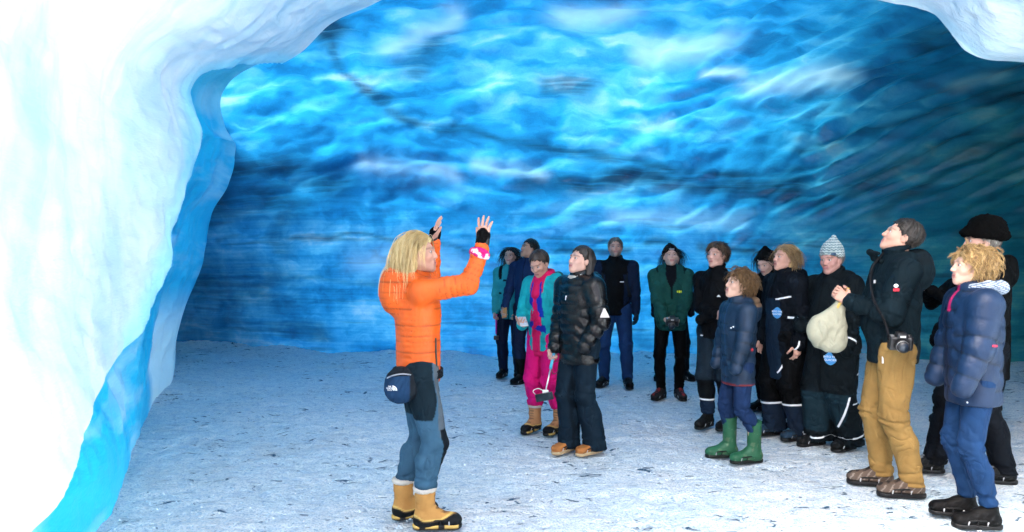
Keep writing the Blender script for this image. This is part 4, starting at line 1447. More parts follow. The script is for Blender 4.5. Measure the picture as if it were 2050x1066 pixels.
# ------------------------------------------------------------------ the people
DK = (.010, .016, .024)          # black cloth
NAVY = (.012, .030, .075)
WHITE = (.75, .75, .75)
FAIR = (.54, .29, .21)

def thing_obj(name, V, F, C, mat, label, cat, group=None):
    o = link(name, V, F, M[mat], None, col=C)
    return tag(o, label, cat, group)

def root_at(name, p, label, cat, R=None, group=None):
    o = bpy.data.objects.new(name, None); o.empty_display_size = .05
    m = Matrix.Identity(4)
    if R is not None: m = Matrix(np.asarray(R).tolist()).to_4x4()
    m.translation = Vector(p)
    o.matrix_world = m
    COL.objects.link(o)
    return tag(o, label, cat, group)

def boxm(c, half, bev=.004):
    s = SDF(max(.004, min(half) * .35)); s.box(c, half, min(bev, min(half) * .9)); return s.mesh()

def cylm(a, b, r0, r1=None, n=20):
    a, b = A(*a), A(*b)
    r1 = r0 if r1 is None else r1
    V, F = tube([a, a + (b - a) * .5, b], [r0, (r0 + r1) / 2, r1], n)
    m = len(V)
    V = np.concatenate([V, [a, b]])
    for j in range(n):
        F.append((m, (j + 1) % n, j)); F.append((m + 1, 2 * n + j, 2 * n + (j + 1) % n))
    return V, F

def plain_box(c, half):
    c, half = A(*c), A(*half)
    V = np.array([c + half * A(i, j, k) for i in (-1, 1) for j in (-1, 1) for k in (-1, 1)])
    F = [(0, 1, 3, 2), (4, 6, 7, 5), (0, 4, 5, 1), (2, 3, 7, 6), (0, 2, 6, 4), (1, 5, 7, 3)]
    return V, F

def phone(p, R, label, screen=(.02, .02, .025), case=(.02, .02, .02)):
    """x across, y thickness (screen +y), z length"""
    r = root_at('phone', p, label, 'phone', R)
    V, F = boxm((0, 0, 0), (.036, .005, .072), .004); link('case', V, F, M['plastic'], r, col=A(*case))
    V, F = plain_box((0, .0055, 0), (.032, .0008, .064)); link('screen', V, F, M['eye'], r, col=A(*screen), smooth=False)
    V, F = cylm((.022, -.005, .056), (.022, -.0065, .056), .006, None, 12); link('lens', V, F, M['eye'], r, col=A(.05, .05, .06))
    return r

def camera_body(p, R, label):
    """x across, y towards the lens, z up"""
    r = root_at('camera', p, label, 'camera', R)
    s = SDF(.0045); s.box((0, 0, 0), (.068, .028, .045), .010); s.box((0, .004, .050), (.030, .028, .022), .010, .012)
    s.cap((-.050, .022, -.028), (-.050, .024, .030), .016, .016, .01)
    V, F = s.mesh(); link('camera_body', V, F, M['plastic'], r, col=A(.013, .013, .015))
    V, F = cylm((.008, .02, -.004), (.008, .085, -.004), .036, .034, 24)
    ln = link('lens', V, F, M['plastic'], r, col=A(.018, .018, .02))
    V, F = cylm((.008, .084, -.004), (.008, .087, -.004), .027, .025, 24); link('glass', V, F, M['eye'], ln, col=A(.02, .03, .045))
    V, F = tube([A(.008 + .0355 * math.cos(a), .06, -.004 + .0355 * math.sin(a)) for a in np.linspace(0, 6.283, 25)], .0022, 5)
    link('focus_ring', V, F, M['metal'], ln, col=A(.45, .45, .45))
    V, F = plain_box((.0, .0335, .050), (.016, .0015, .006)); link('badge', V, F, M['flat'], r, col=A(.7, .7, .7), smooth=False)
    V, F = cylm((-.048, .0, .043), (-.048, .0, .053), .012, None, 14); link('dial', V, F, M['metal'], r, col=A(.10, .10, .11))
    V, F = plain_box((.052, .0, .046), (.010, .012, .004)); link('hot_shoe', V, F, M['metal'], r, col=A(.5, .5, .52), smooth=False)
    return r

def stripe(z0, w=.012, c=WHITE):
    def f(V, C, z, m=True):
        k = (np.abs(z - z0) < w / 2) & m
        C[k] = c
    return f

# ---- the guide in the orange jacket
def guide():
    P = Person('guide in orange quilted jacket and long blonde hair raising both hands', 838, 1048, 1.69, -76, dict(
        lean=-.005, head=(-20, 8, 0), feet=((.10, .06, -10), (-.10, -.05, 6)),
        hands=((.22, .355, 1.70), (-.30, .13, 1.73)), poles=((.35, .8, -.6), (-.9, .35, -.5)), wide=.95), h=.0085)
    up = A(.0, .10, 1)
    P.body(fem=True, skin=FAIR, hands=('spread', 'spread'), palm=((-.55, .55, .1), (.25, .9, .1)), fdir=((.0, .06, 1), (.05, .22, 1)),
           glove=((.012, .012, .014), (.012, .012, .014)))
    P.hair('guide', (.92, .70, .34), (.72, .47, .18), 5)
    P.jacket((.74, .11, .008), hem=.865, puff=.006, mat='down', quilt=.032, qdepth=.0040, hood=1.35, collar=.05, fold=.012, sleeve=.93)
    J, k = P.J, P.s
    # black sleeves of the mitts between the jacket cuffs and the palms, and the wristband
    for n in 'RL':
        d = J['wri' + n] - J['elb' + n]; d /= np.linalg.norm(d)
        s = SDF(.0065); s.cap(J['wri' + n] - d * .065, J['wri' + n] + P.HF[n][:, 2] * .055, .036, .036, .01)
        s.ell(J['wri' + n] + P.HF[n][:, 2] * .045, (.040, .026, .03), .02, R=P.HF[n])
        V, F = s.mesh(); V = V + vnormals(V, F) * (.0025 * fbm(V * 60, 2, 2))[:, None]
        P.add('wrist_warmer', V, F, A(.010, .011, .013), 'knit')
    d = J['wriR'] - J['elbR']; d /= np.linalg.norm(d)
    c = J['wriR'] - d * .062
    x = np.cross(d, A(0, 0, 1) if abs(d[2]) < .9 else A(1, 0, 0)); x /= np.linalg.norm(x); y = np.cross(d, x)
    s = SDF(.006)
    for q, tl in ((-.012, .3), (.010, -.25)):
        pts = [c + d * (q + tl * .02 * math.cos(a * 2)) + .047 * (math.cos(a) * x + math.sin(a) * y) for a in np.linspace(0, 6.283, 19)]
        s.chain(pts, [.013] * 19, .006)
    V, F = s.mesh()
    u = (fbm(V * 45, 3, 2) > .12)[:, None]
    P.add('bandana', V, F, np.where(u, A(.80, .62, .66), A(.62, .015, .16)), 'cloth')
    # black zip of the side pocket
    V0 = np.empty(len(P.jko.data.vertices) * 3, np.float32); P.jko.data.vertices.foreach_get('co', V0); V0 = V0.reshape(-1, 3)
    pts = []
    for zz in np.linspace(.90, 1.14, 9):
        tgt = A(.125, .105 - .12 * (zz - .9), zz * k)
        m = np.abs(V0[:, 2] - tgt[2]) < .012
        dirn = A(.75, .66, 0); q = V0[m] - tgt; lat = np.abs(q @ A(.66, -.75, 0))
        i = np.argmax(np.where(lat < .012, q @ dirn, -9)); pts.append(tgt + dirn * (q[i] @ dirn + .001))
    V, F = tube(pts, .0055, 6); P.add('pocket_zip', V, F, A(.012, .012, .013), 'plastic', P.jko)
    G1, G2, G3 = (.045, .115, .185), (.010, .026, .040), (.10, .125, .15)
    def paint(s, V, C, z):
        x_, y_ = V[:, 0], V[:, 1]
        ry = s.rel[:, 1]
        seat = (z > .66 + .16 * sstep(.0, .09, ry)) & (ry < .06)
        C[seat] = G2
        thigh = (ry >= .035 + .03 * sstep(.6, .8, z)) & (z > .55)
        C[thigh] = G3
        sd = (ry > .040) & (z < .60) & (z > .27)
        C[sd] = (.012, .018, .025)
        C[z < .27] *= .8
        return C
    P.trousers(G1, hem=.235, loose=.014, paint=paint, mat='cloth', fold=.009)
    P.boots('snow', dict(upper=(.52, .26, .075), lower=(.016, .020, .024)))
    # waist bag on its belt
    a = np.linspace(0, 2 * math.pi, 41)
    wz = .93 * k
    R = rotm(0, 0, math.degrees(math.atan2(P.M[1, 0], P.M[0, 0])))
    bag = root_at('waist_bag', P.W((0, 0, wz)), 'black and navy waist bag with white logo worn on the back of the guide', 'bag', R)
    s = SDF(.008)
    s.ell((.115, -.115, -.065), (.078, .094, .100), .02); s.box((.10, -.09, -.05), (.085, .072, .085), .04, .04)
    V, F = s.mesh(); V = V + vnormals(V, F) * (.006 * fbm(V * [18, 18, 24], 5, 3))[:, None]
    C = np.tile(A(.010, .013, .018), (len(V), 1)); m = (V[:, 1] < -.07) & (V[:, 2] < .0); C[m] = (.012, .040, .095)
    bo = link('pouch', V, F, M['cloth'], bag, col=C)
    ring = np.stack([(.155 + .02) * np.cos(a), -.005 + .142 * np.sin(a), -.010 + 0 * a], 1)
    parts = []
    for dz in (-.018, -.006, .006, .018):
        V, F = tube(ring + A(0, 0, dz), .0075, 6); parts.append((V, F, A(.012, .013, .016)))
    V, F, C = joinm(parts); link('belt', V, F, M['cloth'], bag, col=C)
    z_ = np.linspace(-.6, .9, 15)
    pts = np.stack([.115 + .079 * np.cos(z_), -.115 - .085 * np.sin(z_ * 1.3), -.005 + .02 * np.cos(z_ * 2)], 1)
    V, F = tube(pts, .004, 5); link('zip', V, F, M['plastic'], bo, col=A(.25, .27, .30))
    V, F = boxm((.155, -.02, .0), (.02, .03, .024), .006); link('buckle', V, F, M['plastic'], bag, col=A(.02, .02, .022))
    # white quarter dome mark and lettering
    n = A(.90, -.42, -.05); n /= np.linalg.norm(n); xx = np.cross(A(0, 0, 1), n); xx /= np.linalg.norm(xx); yy = np.cross(n, xx)
    V0 = np.empty(len(bo.data.vertices) * 3, np.float32); bo.data.vertices.foreach_get('co', V0); V0 = V0.reshape(-1, 3).astype(float)
    t = A(.18, -.155, -.075); q = V0 - t; lat = np.linalg.norm(q - np.outer(q @ n, n), axis=1); c = t + n * ((q[lat < .03] @ n).max() + .001)
    def arcband(r0, r1, nm):
        an = np.linspace(0, math.pi / 2, 9); o_ = [(r0 * math.cos(b) - .006, r0 * math.sin(b)) for b in an] + [(r1 * math.cos(b) - .006, r1 * math.sin(b)) for b in an[::-1]]
        Pp = np.array([c + xx * (u) + yy * v for u, v in o_]); link(nm, Pp, [list(range(18))], M['flat'], bo, col=A(.8, .8, .8), smooth=False)
    for r0, r1 in ((.004, .010), (.013, .019), (.022, .028)): arcband(r0, r1, 'logo_stripe')
    for i, tx in enumerate(('THE', 'NORTH', 'FACE')):
        P.text(bo, (c, xx, yy, n), tx, .011, (.8, .8, .8), dy=.022 - .010 * i, dx=-.022)
    return P
guide()

# ---- back row, left
def woman_teal():
    P = Person('woman in pale teal jacket with long dark hair, farthest left of the visitors', 1022, 756, 1.70, 168, dict(
        head=(-6, 8, 0), hands=((.19, .12, .83), (-.12, .18, .86)), poles=((.6, -1, 0), (-.6, -1, 0)), wide=.9), h=.012)
    P.body(fem=True, skin=(0.48, 0.28, 0.21), brow=(.03, .02, .02), hands=('grip', 'fold'))
    P.hair('long', (.018, .012, .011), (.035, .024, .020), 11)
    def paint(s, V, C, zi, zl):
        m = (zi == 0) & (np.abs(V[:, 2] - 1.28) < .014) & (V[:, 1] > .0)
        C[m] = (.012, .015, .018)
        for q in (-1, 1):
            m = (zi == 0) & (np.abs(V[:, 0] - q * .115) < .022) & (V[:, 1] > 0) & (V[:, 2] > 1.1)
            C[m] = (.014, .018, .022)
        return C
    P.jacket((.03, .33, .36), hem=.80, puff=.010, hood=.5, paint=paint)
    P.trousers((.010, .020, .055)); P.boots('hike', dict(upper=(.005, .005, .006), lower=(.004, .004, .005)))
    # slim backpack behind
    R = rotm(0, 0, 168)
    b = root_at('backpack', P.W((0, -.20, 1.0)), 'dark backpack on the back of the woman in pale teal, mostly hidden', 'backpack', R)
    s = SDF(.014); s.box((0, -.03, .16), (.14, .085, .22), .06); V, F = s.mesh(); link('pack', V, F, M['cloth'], b, col=A(*DK))
    for q in (-1, 1):
        V, F = tube([A(q * .10, .03, .33), A(q * .105, .13, .42), A(q * .115, .25, .34)], .014, 6); link('strap', V, F, M['cloth'], b, col=A(*DK))
    # magenta stick with a small camera hanging from the right hand
    h = P.W(P.hand_at('R', (0, .02, .07)))
    st = root_at('selfie_stick', h + A(0, -.02, -.30), 'short magenta stick with small action camera held by the woman in pale teal', 'selfie stick')
    V, F = cylm((0, 0, .08), (0, 0, .34), .010, .012, 10); link('grip', V, F, M['plastic'], st, col=A(.55, .01, .30))
    V, F = boxm((0, -.005, .035), (.032, .016, .028), .006); cb = link('action_camera', V, F, M['plastic'], st, col=A(.015, .015, .017))
    V, F = cylm((.010, -.02, .040), (.010, -.028, .040), .012, None, 14); link('lens', V, F, M['eye'], cb, col=A(.03, .03, .04))
woman_teal()

def man_navy():
    P = Person('man in navy jacket with short black hair standing behind the woman looking at her phone', 1058, 771, 1.80, 150, dict(
        head=(-35, 18, 4), hands=((.24, .16, .93), (-.24, .04, .86)), poles=((.6, -1, 0), (-.35, -1, 0))), h=.012)
    P.body((0.40, 0.22, 0.15), brow=(.02, .015, .012), hands=('hold', 'relaxed'), show=(True, False))
    P.hair('short', (.012, .010, .009), (.03, .024, .02), 12)
    P.jacket((.012, .032, .10), hem=.80, puff=.006, hood=.3)
    P.trousers((.012, .022, .06), paint=lambda s, V, C, z: np.where((z < .32)[:, None], A(.010, .012, .014), C)); P.boots('hike', dict(upper=(.005, .005, .006), lower=(.004, .004, .005)))
    p = P.W(P.hand_at('R', (.01, .035, .085)))
    phone(p, rotm(20, 10, 150), 'phone with lit amber edge in the hand of the man in navy', screen=(.45, .22, .08))
man_navy()

# ---- women in front
def woman_pink():
    P = Person('woman in turquoise jacket and bright pink trousers looking down at her phone', 1093, 866, 1.635, 136, dict(
        head=(10, -24, 5), lean=.02, hands=((.06, .27, 1.05), (-.20, .10, .90)), poles=((.8, -.6, -.5), (-.9, -.7, 0)),
        feet=((.12, .05, 10), (-.10, -.05, 0))), h=.010)
    P.inner = (.62, .012, .10)
    P.body(fem=True, skin=FAIR, hands=('hold', 'fold'), palm=((-.4, -.2, 1), (1, 0, 0)), fdir=((-.6, .8, .1), None), show=(True, False), brow=(.06, .035, .025), lids=True)
    P.hair('tied', (.035, .020, .014), (.09, .052, .035), 13)
    def paint(s, V, C, zi, zl):
        x_, y_, z_ = V.T
        k = s.s
        op = (zi == 0) & (y_ > .0) & (np.abs(x_) < (.075 + .03 * sstep(1.35, 1.0, z_ / k)) * k)
        zz = z_ / k
        blue = op & (((np.abs(np.abs(x_) / k - .055 + .13 * (zz - 1.22)) < .030) & (zz > 1.12)) | ((np.abs(zz - 1.03 - .25 * x_) < .035)))
        C[blue] = (.012, .03, .36)
        star = op & (np.abs(x_) / k + np.abs(zz - 1.12) * .6 < .045)
        C[star] = s.inner
        m = (zi == 0) & (y_ < .09) & (y_ > -.03) & (np.abs(x_) > .10 * k) & (zz > 1.18) & (zz < 1.34)
        C[m] = (.012, .018, .022)
        return C
    P.jacket((.012, .36, .40), hem=.80, puff=.016, hood=.7, collar=0, opening=.080, paint=paint, fold=.010, hoodcol=(.02, .10, .12))
    # pink hooded sweater at the neck
    J, k = P.J, P.s
    s = SDF(.008); s.tor(J['neck'] + A(0, .02, .02) * k, .070 * k, .030, .02, R=rotm(-22, 0, 0)); s.tor(J['neck'] + A(0, .0, .055) * k, .070 * k, .024, .02, R=rotm(-14, 0, 0))
    s.cap(J['neck'] + A(0, .08, -.02) * k, J['chest'] + A(0, .10, .06) * k, .05, .06, .04)
    V, F = s.mesh(); V = V + vnormals(V, F) * (.006 * fbm(V * 18, 5, 3))[:, None]
    P.add('sweater_hood', V, F, A(*P.inner), 'cloth')
    s = SDF(.010); s.cap(J['pel'] * A(1, 1, 0) + A(0, .035, .76) * k, J['chest'] + A(0, .035, -.1) * k, .135 * k, .145 * k, .03, sc=(1, .72, 1)); s.cut((0, 0, .74 * k), (0, 0, -1))
    V, F = s.mesh(); V = V + vnormals(V, F) * (.006 * fbm(V * [10, 10, 25], 6, 3))[:, None]
    P.add('sweater', V, F, A(*P.inner), 'cloth')
    P.trousers((.70, .008, .16), hem=.235, loose=.022, fold=.013)
    P.boots('snow', dict(upper=(.46, .22, .10), lower=(.014, .016, .02)))
    p = P.W(P.hand_at('R', (-.005, .030, .085)))
    phone(p, P.M @ np.stack([A(.35, .9, .1) / 1., np.cross(A(.9, -.35, .0), A(.35, .9, .1)) * 0 + A(0, -.3, .95), A(.93, -.35, -.1)], 1) @ np.diag([1, 1, 1]) if False else rotm(62, 0, 136 + 55),
          'pale phone held by the woman in bright pink trousers', screen=(.5, .55, .6), case=(.6, .6, .6))
woman_pink()

def woman_puffer():
    P = Person('woman in glossy black puffer jacket with dark hair tied back gazing up', 1160, 906, 1.645, 128, dict(
        head=(-4, 14, -3), hands=((.21, .13, .77), (-.19, .13, .93)), poles=((.3, -1, -.1), (-1.0, -.8, 0)),
        feet=((.09, .06, 8), (-.09, -.07, 0))), h=.0095)
    P.body(fem=True, skin=(0.56, 0.33, 0.26), lip=(.50, .18, .17), brow=(.03, .02, .018), hands=('grip', 'fold'), show=(True, False), palm=((-.9, .3, .1), None))
    P.hair('pony', (.020, .014, .013), (.06, .042, .034), 14)
    def paint(s, V, C, zi, zl):
        return C
    P.jacket((.004, .005, .008), hem=.76, puff=.028, mat='gloss', quilt=.085, qdepth=.016, hood=.6, collar=.06, fold=.006, cuffs=(.010, .010, .012))
    J, k = P.J, P.s
    s = SDF(.007); s.tor(J['neck'] + A(0, .035, .035) * k, .060 * k, .024, .02, R=rotm(-20, 0, 0)); V, F = s.mesh()
    V = V + vnormals(V, F) * (.005 * fbm(V * 40, 5, 2))[:, None]
    P.add('cream_scarf', V, F, A(.55, .52, .47), 'knit')
    q = A(-.235, -.02, 1.20) * k
    o, c, x, y, n = P.patch(P.jko, q, (-.85, .5, .12), (.075, .070), (.62, .55, .52), 'tri', 'sleeve_badge')
    P.patch(P.jko, A(-.237, -.02, 1.197) * k, (-.85, .5, .12), (.030, .030), (.12, .10, .10), 'blob', 'badge_emblem', thick=.0005)[0].location = tuple(n * .003)
    V, F = tube([A(0.004, .0, z_) for z_ in (0, .03)], .004, 6)
    P.patch(P.jko, A(.0, .2, 1.33) * k, (0, 1, .1), (.008, .035), (.7, .7, .72), 'rect', 'zip_pull')
    def flare(s, V, C, z):
        return C
    P.trousers((.010, .026, .045), hem=.035, loose=.016, flare=.034, fold=.009)
    P.boots('shoe', dict(upper=(.42, .16, .045), lower=(.5, .35, .2), sole=(.50, .36, .20)))
    # selfie stick with a phone clamped at its end
    h = P.W(P.hand_at('R', (.0, .026, .085)))
    e = px(1092, 785, h[1] - .10)
    d = e - h; L = np.linalg.norm(d); d /= L
    st = root_at('selfie_stick', h, 'white selfie stick with blue grip held by the woman in black puffer', 'selfie stick')
    V, F = cylm(-d * .06, d * .10, .012, .013, 12); link('grip', V, F, M['plastic'], st, col=A(.05, .38, .55))
    V, F = cylm(d * .10, d * L, .0065, .0055, 10); link('rod', V, F, M['metal'], st, col=A(.75, .75, .78))
    V, F = boxm(d * L, (.024, .016, .016), .006); link('clamp', V, F, M['plastic'], st, col=A(.75, .75, .75))
    pts = crom([d * .05, d * .02 + A(.05, -.02, -.01), d * .1 + A(.055, -.02, -.02), d * .14 + A(.03, -.01, 0), d * .08], 16)
    V, F = tube(pts, .003, 5); link('wrist_loop', V, F, M['plastic'], st, col=A(.02, .02, .02))
    pts = crom([d * L, d * L + A(-.06, -.02, .03), d * L + A(-.10, -.02, .01), d * L + A(-.07, -.01, -.03)], 12)
    V, F = tube(pts, .003, 5); link('cable', V, F, M['plastic'], st, col=A(.75, .75, .75))
    phone(e + A(-.01, -.025, -.035), rotm(0, 0, 0) @ rotm(20, 0, 0) @ np.array([[0, 0, 1.], [0, -1, 0], [1, 0, 0]]) @ rotm(0, 12, 0),
          'black phone clamped at the end of the selfie stick', case=(.02, .02, .022), screen=(.01, .02, .03))
woman_puffer()

# ---- back row, middle
def man_backpack():
    P = Person('tall bearded man in black and navy jacket with backpack straps and blue trousers', 1232, 774, 1.81, 166, dict(
        head=(8, 12, 0), hands=((.25, .03, .86), (-.25, .05, .84)), feet=((.14, .02, -16), (-.15, .03, 12)), wide=1.1, belly=.02), h=.012)
    P.body((0.48, 0.27, 0.21), beard=(.25, .19, .16), brow=(.07, .05, .04), hands=('relaxed', 'relaxed'), glove=None)
    P.hair('short', (.10, .085, .075), (.26, .23, .20), 15)
    def paint(s, V, C, zi, zl):
        C[zi == 0] = (.007, .010, .013)
        return C
    P.jacket((.010, .024, .062), hem=.85, puff=.010, collar=.055, paint=paint)
    P.patch(P.jko, A(-.09, .15, 1.24) * P.s, (0, 1, 0), (.045, .012), (.6, .6, .62), 'rect', 'chest_logo')
    for n in 'RL':
        V, F, C = hand_mesh(.0065, 'relaxed', (.02, .05, .08)); fr = P.HF[n]
        V = V * 1.0 + vnormals(V, F) * .005
        if np.linalg.det(fr) < 0: F = F[:, ::-1]
        P.add('glove', V @ fr.T + P.J['wri' + n], F, C, 'knit')
    P.trousers((.014, .045, .135), loose=.012); P.boots('hike', dict(upper=(.006, .006, .007), lower=(.004, .004, .005)))
    R = rotm(0, 0, 166)
    b = root_at('backpack', P.W((0, -.20, 1.0)), 'black backpack worn by the tall bearded man', 'backpack', R)
    s = SDF(.014); s.box((0, -.04, .18), (.15, .10, .25), .06); V, F = s.mesh(); link('pack', V, F, M['cloth'], b, col=A(.008, .010, .012))
    for q in (-1, 1):
        pts = crom([A(q * .11, .05, .38), A(q * .125, .16, .475), A(q * .13, .27, .40), A(q * .14, .325, .26), A(q * .18, .30, .10)], 14)
        parts = [tube(pts + A(dx, 0, 0), .010, 6) for dx in (-.016, 0, .016)]
        V, F, C = joinm([(v, f, A(.010, .014, .018)) for v, f in parts]); link('strap', V, F, M['cloth'], b, col=C)
man_backpack()

def hidden_behind_green():
    P = Person('person in dark clothes almost hidden behind the teenager in green, boots showing', 1346, 761, 1.69, 180, dict(
        feet=((.18, .0, -20), (-.18, .0, 20)), head=(0, -10, 0)), h=.013)
    P.body((0.42, 0.24, 0.18), eyes=False, show=(False, False)); P.hair('long', (.012, .010, .010), (.03, .024, .02), 16)
    P.jacket(DK, hem=.82, hood=.4); P.trousers((.010, .013, .018)); P.boots('hike', dict(upper=(.005, .005, .006), lower=(.004, .004, .005)))
hidden_behind_green()

def teen_green():
    P = Person('teenager in dark green jacket and black beanie holding a camera in front', 1343, 799, 1.69, 170, dict(
        head=(6, 14, 0), hands=((.085, .215, .93), (-.085, .215, .90)), poles=((1, -.5, 0), (-1, -.5, 0)), feet=((.12, .02, -28), (-.10, -.03, 12)), wide=1.0), h=.011)
    P.body(fem=True, skin=(0.54, 0.34, 0.27), hands=('hold', 'hold'), palm=((-.8, .3, .3), (.8, .3, .3)), fdir=((-.75, .55, -.35), (.75, .5, -.5)), lids=True)
    P.hair('short', (.05, .032, .02), (.10, .065, .04), 17); P.hat('beanie', (.010, .011, .016))
    c = P.headpt([[0, .085, .062]])[0]; n = P.HR @ A(0, .85, .45)
    P.patch(P.hato, c, n, (.055, .010), (.35, .36, .38), 'rect', 'hat_lettering')
    def paint(s, V, C, zi, zl):
        k = s.s; x_, y_, z_ = V.T
        m = (zi == 0) & (np.abs(x_) < .060 * k * sstep(1.24, 1.42, z_ / k)) & (y_ > 0)
        C[m] = (.008, .012, .02)
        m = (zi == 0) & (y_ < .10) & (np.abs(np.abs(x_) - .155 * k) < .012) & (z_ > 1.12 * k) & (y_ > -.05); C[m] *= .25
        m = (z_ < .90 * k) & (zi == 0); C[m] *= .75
        return C
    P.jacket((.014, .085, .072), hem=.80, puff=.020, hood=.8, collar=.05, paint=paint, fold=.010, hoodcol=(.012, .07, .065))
    P.patch(P.jko, A(-.085, .17, 1.245) * P.s, (0, 1, .1), (.012, .026), (.62, .72, .02), 'rect', 'chest_logo')
    P.patch(P.jko, A(-.105, .17, 1.245) * P.s, (0, 1, .1), (.012, .026), (.62, .72, .02), 'blob', 'chest_logo')
    P.patch(P.jko, A(-.065, .17, 1.245) * P.s, (0, 1, .1), (.012, .022), (.62, .72, .02), 'blob', 'chest_logo')
    P.patch(P.jko, A(-.25, .05, 1.22) * P.s, (-.7, .7, .1), (.006, .08), (.50, .60, .03), 'rect', 'sleeve_piping')
    P.trousers((.007, .007, .009), hem=.10, loose=.0); P.boots('hike', dict(upper=(.030, .030, .034), lower=(.004, .004, .005), lace=(.35, .03, .03)))
    p = P.W(A(.0, .285, .915) * P.s)
    camera_body(p, rotm(0, 0, 170) @ rotm(-35, 0, 0) @ rotm(0, 0, 0), 'black camera held at the waist by the teenager in green')
teen_green()

# ---- right-hand group
def boy_black():
    P = Person('boy in black fleece with arms folded and short brown hair', 1436, 858, 1.69, 132, dict(
        head=(-4, 10, 0), hands=((-.11, .20, 1.10), (.06, .185, 1.04)), poles=((1, -.2, -.6), (-1, -.2, -.6)), feet=((.10, .03, 5), (-.08, -.06, 0))), h=.0105)
    P.body(fem=True, skin=(0.53, 0.30, 0.24), hands=('fold', 'fold'), palm=((0, -1, .2), (0, -1, .2)), brow=(.045, .03, .02), show=(True, False))
    P.hair('boy', (.06, .036, .022), (.15, .09, .05), 18)
    P.jacket((.009, .011, .015), hem=.86, puff=.008, collar=.075, fold=.008)
    P.patch(P.jko, A(-.095, .16, 1.27) * P.s, (0, 1, .1), (.036, .018), (.72, .72, .72), 'tri', 'chest_logo')
    P.patch(P.jko, A(.095, .15, .885) * P.s, (0, 1, 0), (.030, .012), (.7, .7, .7), 'blob', 'hem_logo')
    def paint(s, V, C, z):
        C[(z < .47)] = (.010, .013, .018)
        C[z < .27] = (.014, .032, .070)
        return C
    P.trousers((.018, .035, .055), hem=.13, loose=.016, paint=paint); P.strip(P.tro, (0, 0, .275 * P.s), (0, 0, 1), .016); P.boots('hike', dict(upper=(.016, .018, .02), lower=(.004, .004, .005), lace=(.03, .03, .03)))
boy_black()

def woman_beanie():
    P = Person('dark-haired woman in black beanie looking down, half hidden behind the blonde woman', 1541, 826, 1.64, 122, dict(
        head=(6, -22, 0)), h=.011)
    P.body(fem=True, skin=(0.53, 0.33, 0.27), lids=True, show=(False, False)); P.hair('long', (.016, .012, .012), (.035, .026, .024), 19); P.hat('beanie', (.008, .009, .012))
    c = P.headpt([[.03, .080, .06]])[0]; P.patch(P.hato, c, P.HR @ A(.3, .85, .4), (.010, .010), WHITE, 'blob', 'hat_button')
    P.jacket((.008, .009, .012), hem=.78, puff=.014, hood=.6, collar=.06); P.trousers((.010, .012, .018)); P.boots('hike', dict(upper=(.005, .005, .006), lower=(.004, .004, .005)))
woman_beanie()

def overall_paint(stripe_z, arm_z=None):
    def paint(s, V, C, z):
        for z0, dz in stripe_z:
            C[np.abs(z - z0 - .12 * V[:, 0]) < dz] = (.78, .78, .80)
        return C
    return paint

def glacier_badge(P, q, n, size=.085):
    o, c, x, y, nn = P.patch(P.jko, q, n, (size, size * 1.05), (.045, .24, .55), 'blob', 'round_badge')
    for i, tx in enumerate(('INTO THE', 'GLACIER')):
        P.text(P.jko, (c, x, y, nn), tx, size * .24, (.8, .84, .88), dy=size * (.13 - .26 * i))

def woman_blonde():
    P = Person('blonde woman in dark padded overalls with white piping and blue round badge', 1572, 876, 1.665, 104, dict(
        head=(0, 10, 0), hands=((.245, .07, .80), (-.225, .03, .76)), feet=((.11, .06, -4), (-.11, -.06, 4)), wide=1.0), h=.010)
    P.body(fem=True, skin=(0.54, 0.30, 0.23), brow=(.10, .06, .035), hands=('relaxed', 'relaxed'), blush=.3)
    P.hair('bob', (.58, .38, .17), (.26, .15, .07), 20)
    def pj(s, V, C, zi, zl):
        k = s.s; x_, y_, z_ = V.T
        m = (zi == 0) & (y_ > .06) & (z_ < 1.28 * k); C[m] = np.where((C[m] > .5).any(1)[:, None], C[m], A(.012, .030, .060))
        return C
    P.jacket((.008, .013, .022), hem=.55, puff=.024, hood=.8, collar=.07, fold=.011, paint=pj, flare=.015)
    k = P.s; d = P.J['wriL'] - P.J['elbL']
    P.strip(P.jko, P.J['elbL'] + d * .12, d, .018, pred=lambda p: p[0] < -.16 * k)
    P.strip(P.jko, A(0, .02, 1.325) * k, (0, .45, 1), .014, pred=lambda p: p[0] < -.05 and -.06 < p[1] < .16 and p[0] > -.19)
    P.strip(P.jko, A(0, .10, .74) * k, (0, 1, .32), .014, pred=lambda p: p[0] < -.06 and .58 < p[2] < .90 and p[1] > .04)
    glacier_badge(P, A(-.09, .16, 1.15) * P.s, (-.45, .9, .05))
    def pt(s, V, C, z):
        C[z < .33] = (.014, .028, .055)
        return C
    P.trousers((.007, .009, .012), hem=.05, loose=.038, paint=pt, fold=.014, flare=.02); P.strip(P.tro, (0, 0, .33 * P.s), (.05, .1, 1), .016); P.boots('hike', dict(upper=(.02, .05, .09), lower=(.01, .012, .015)))
woman_blonde()

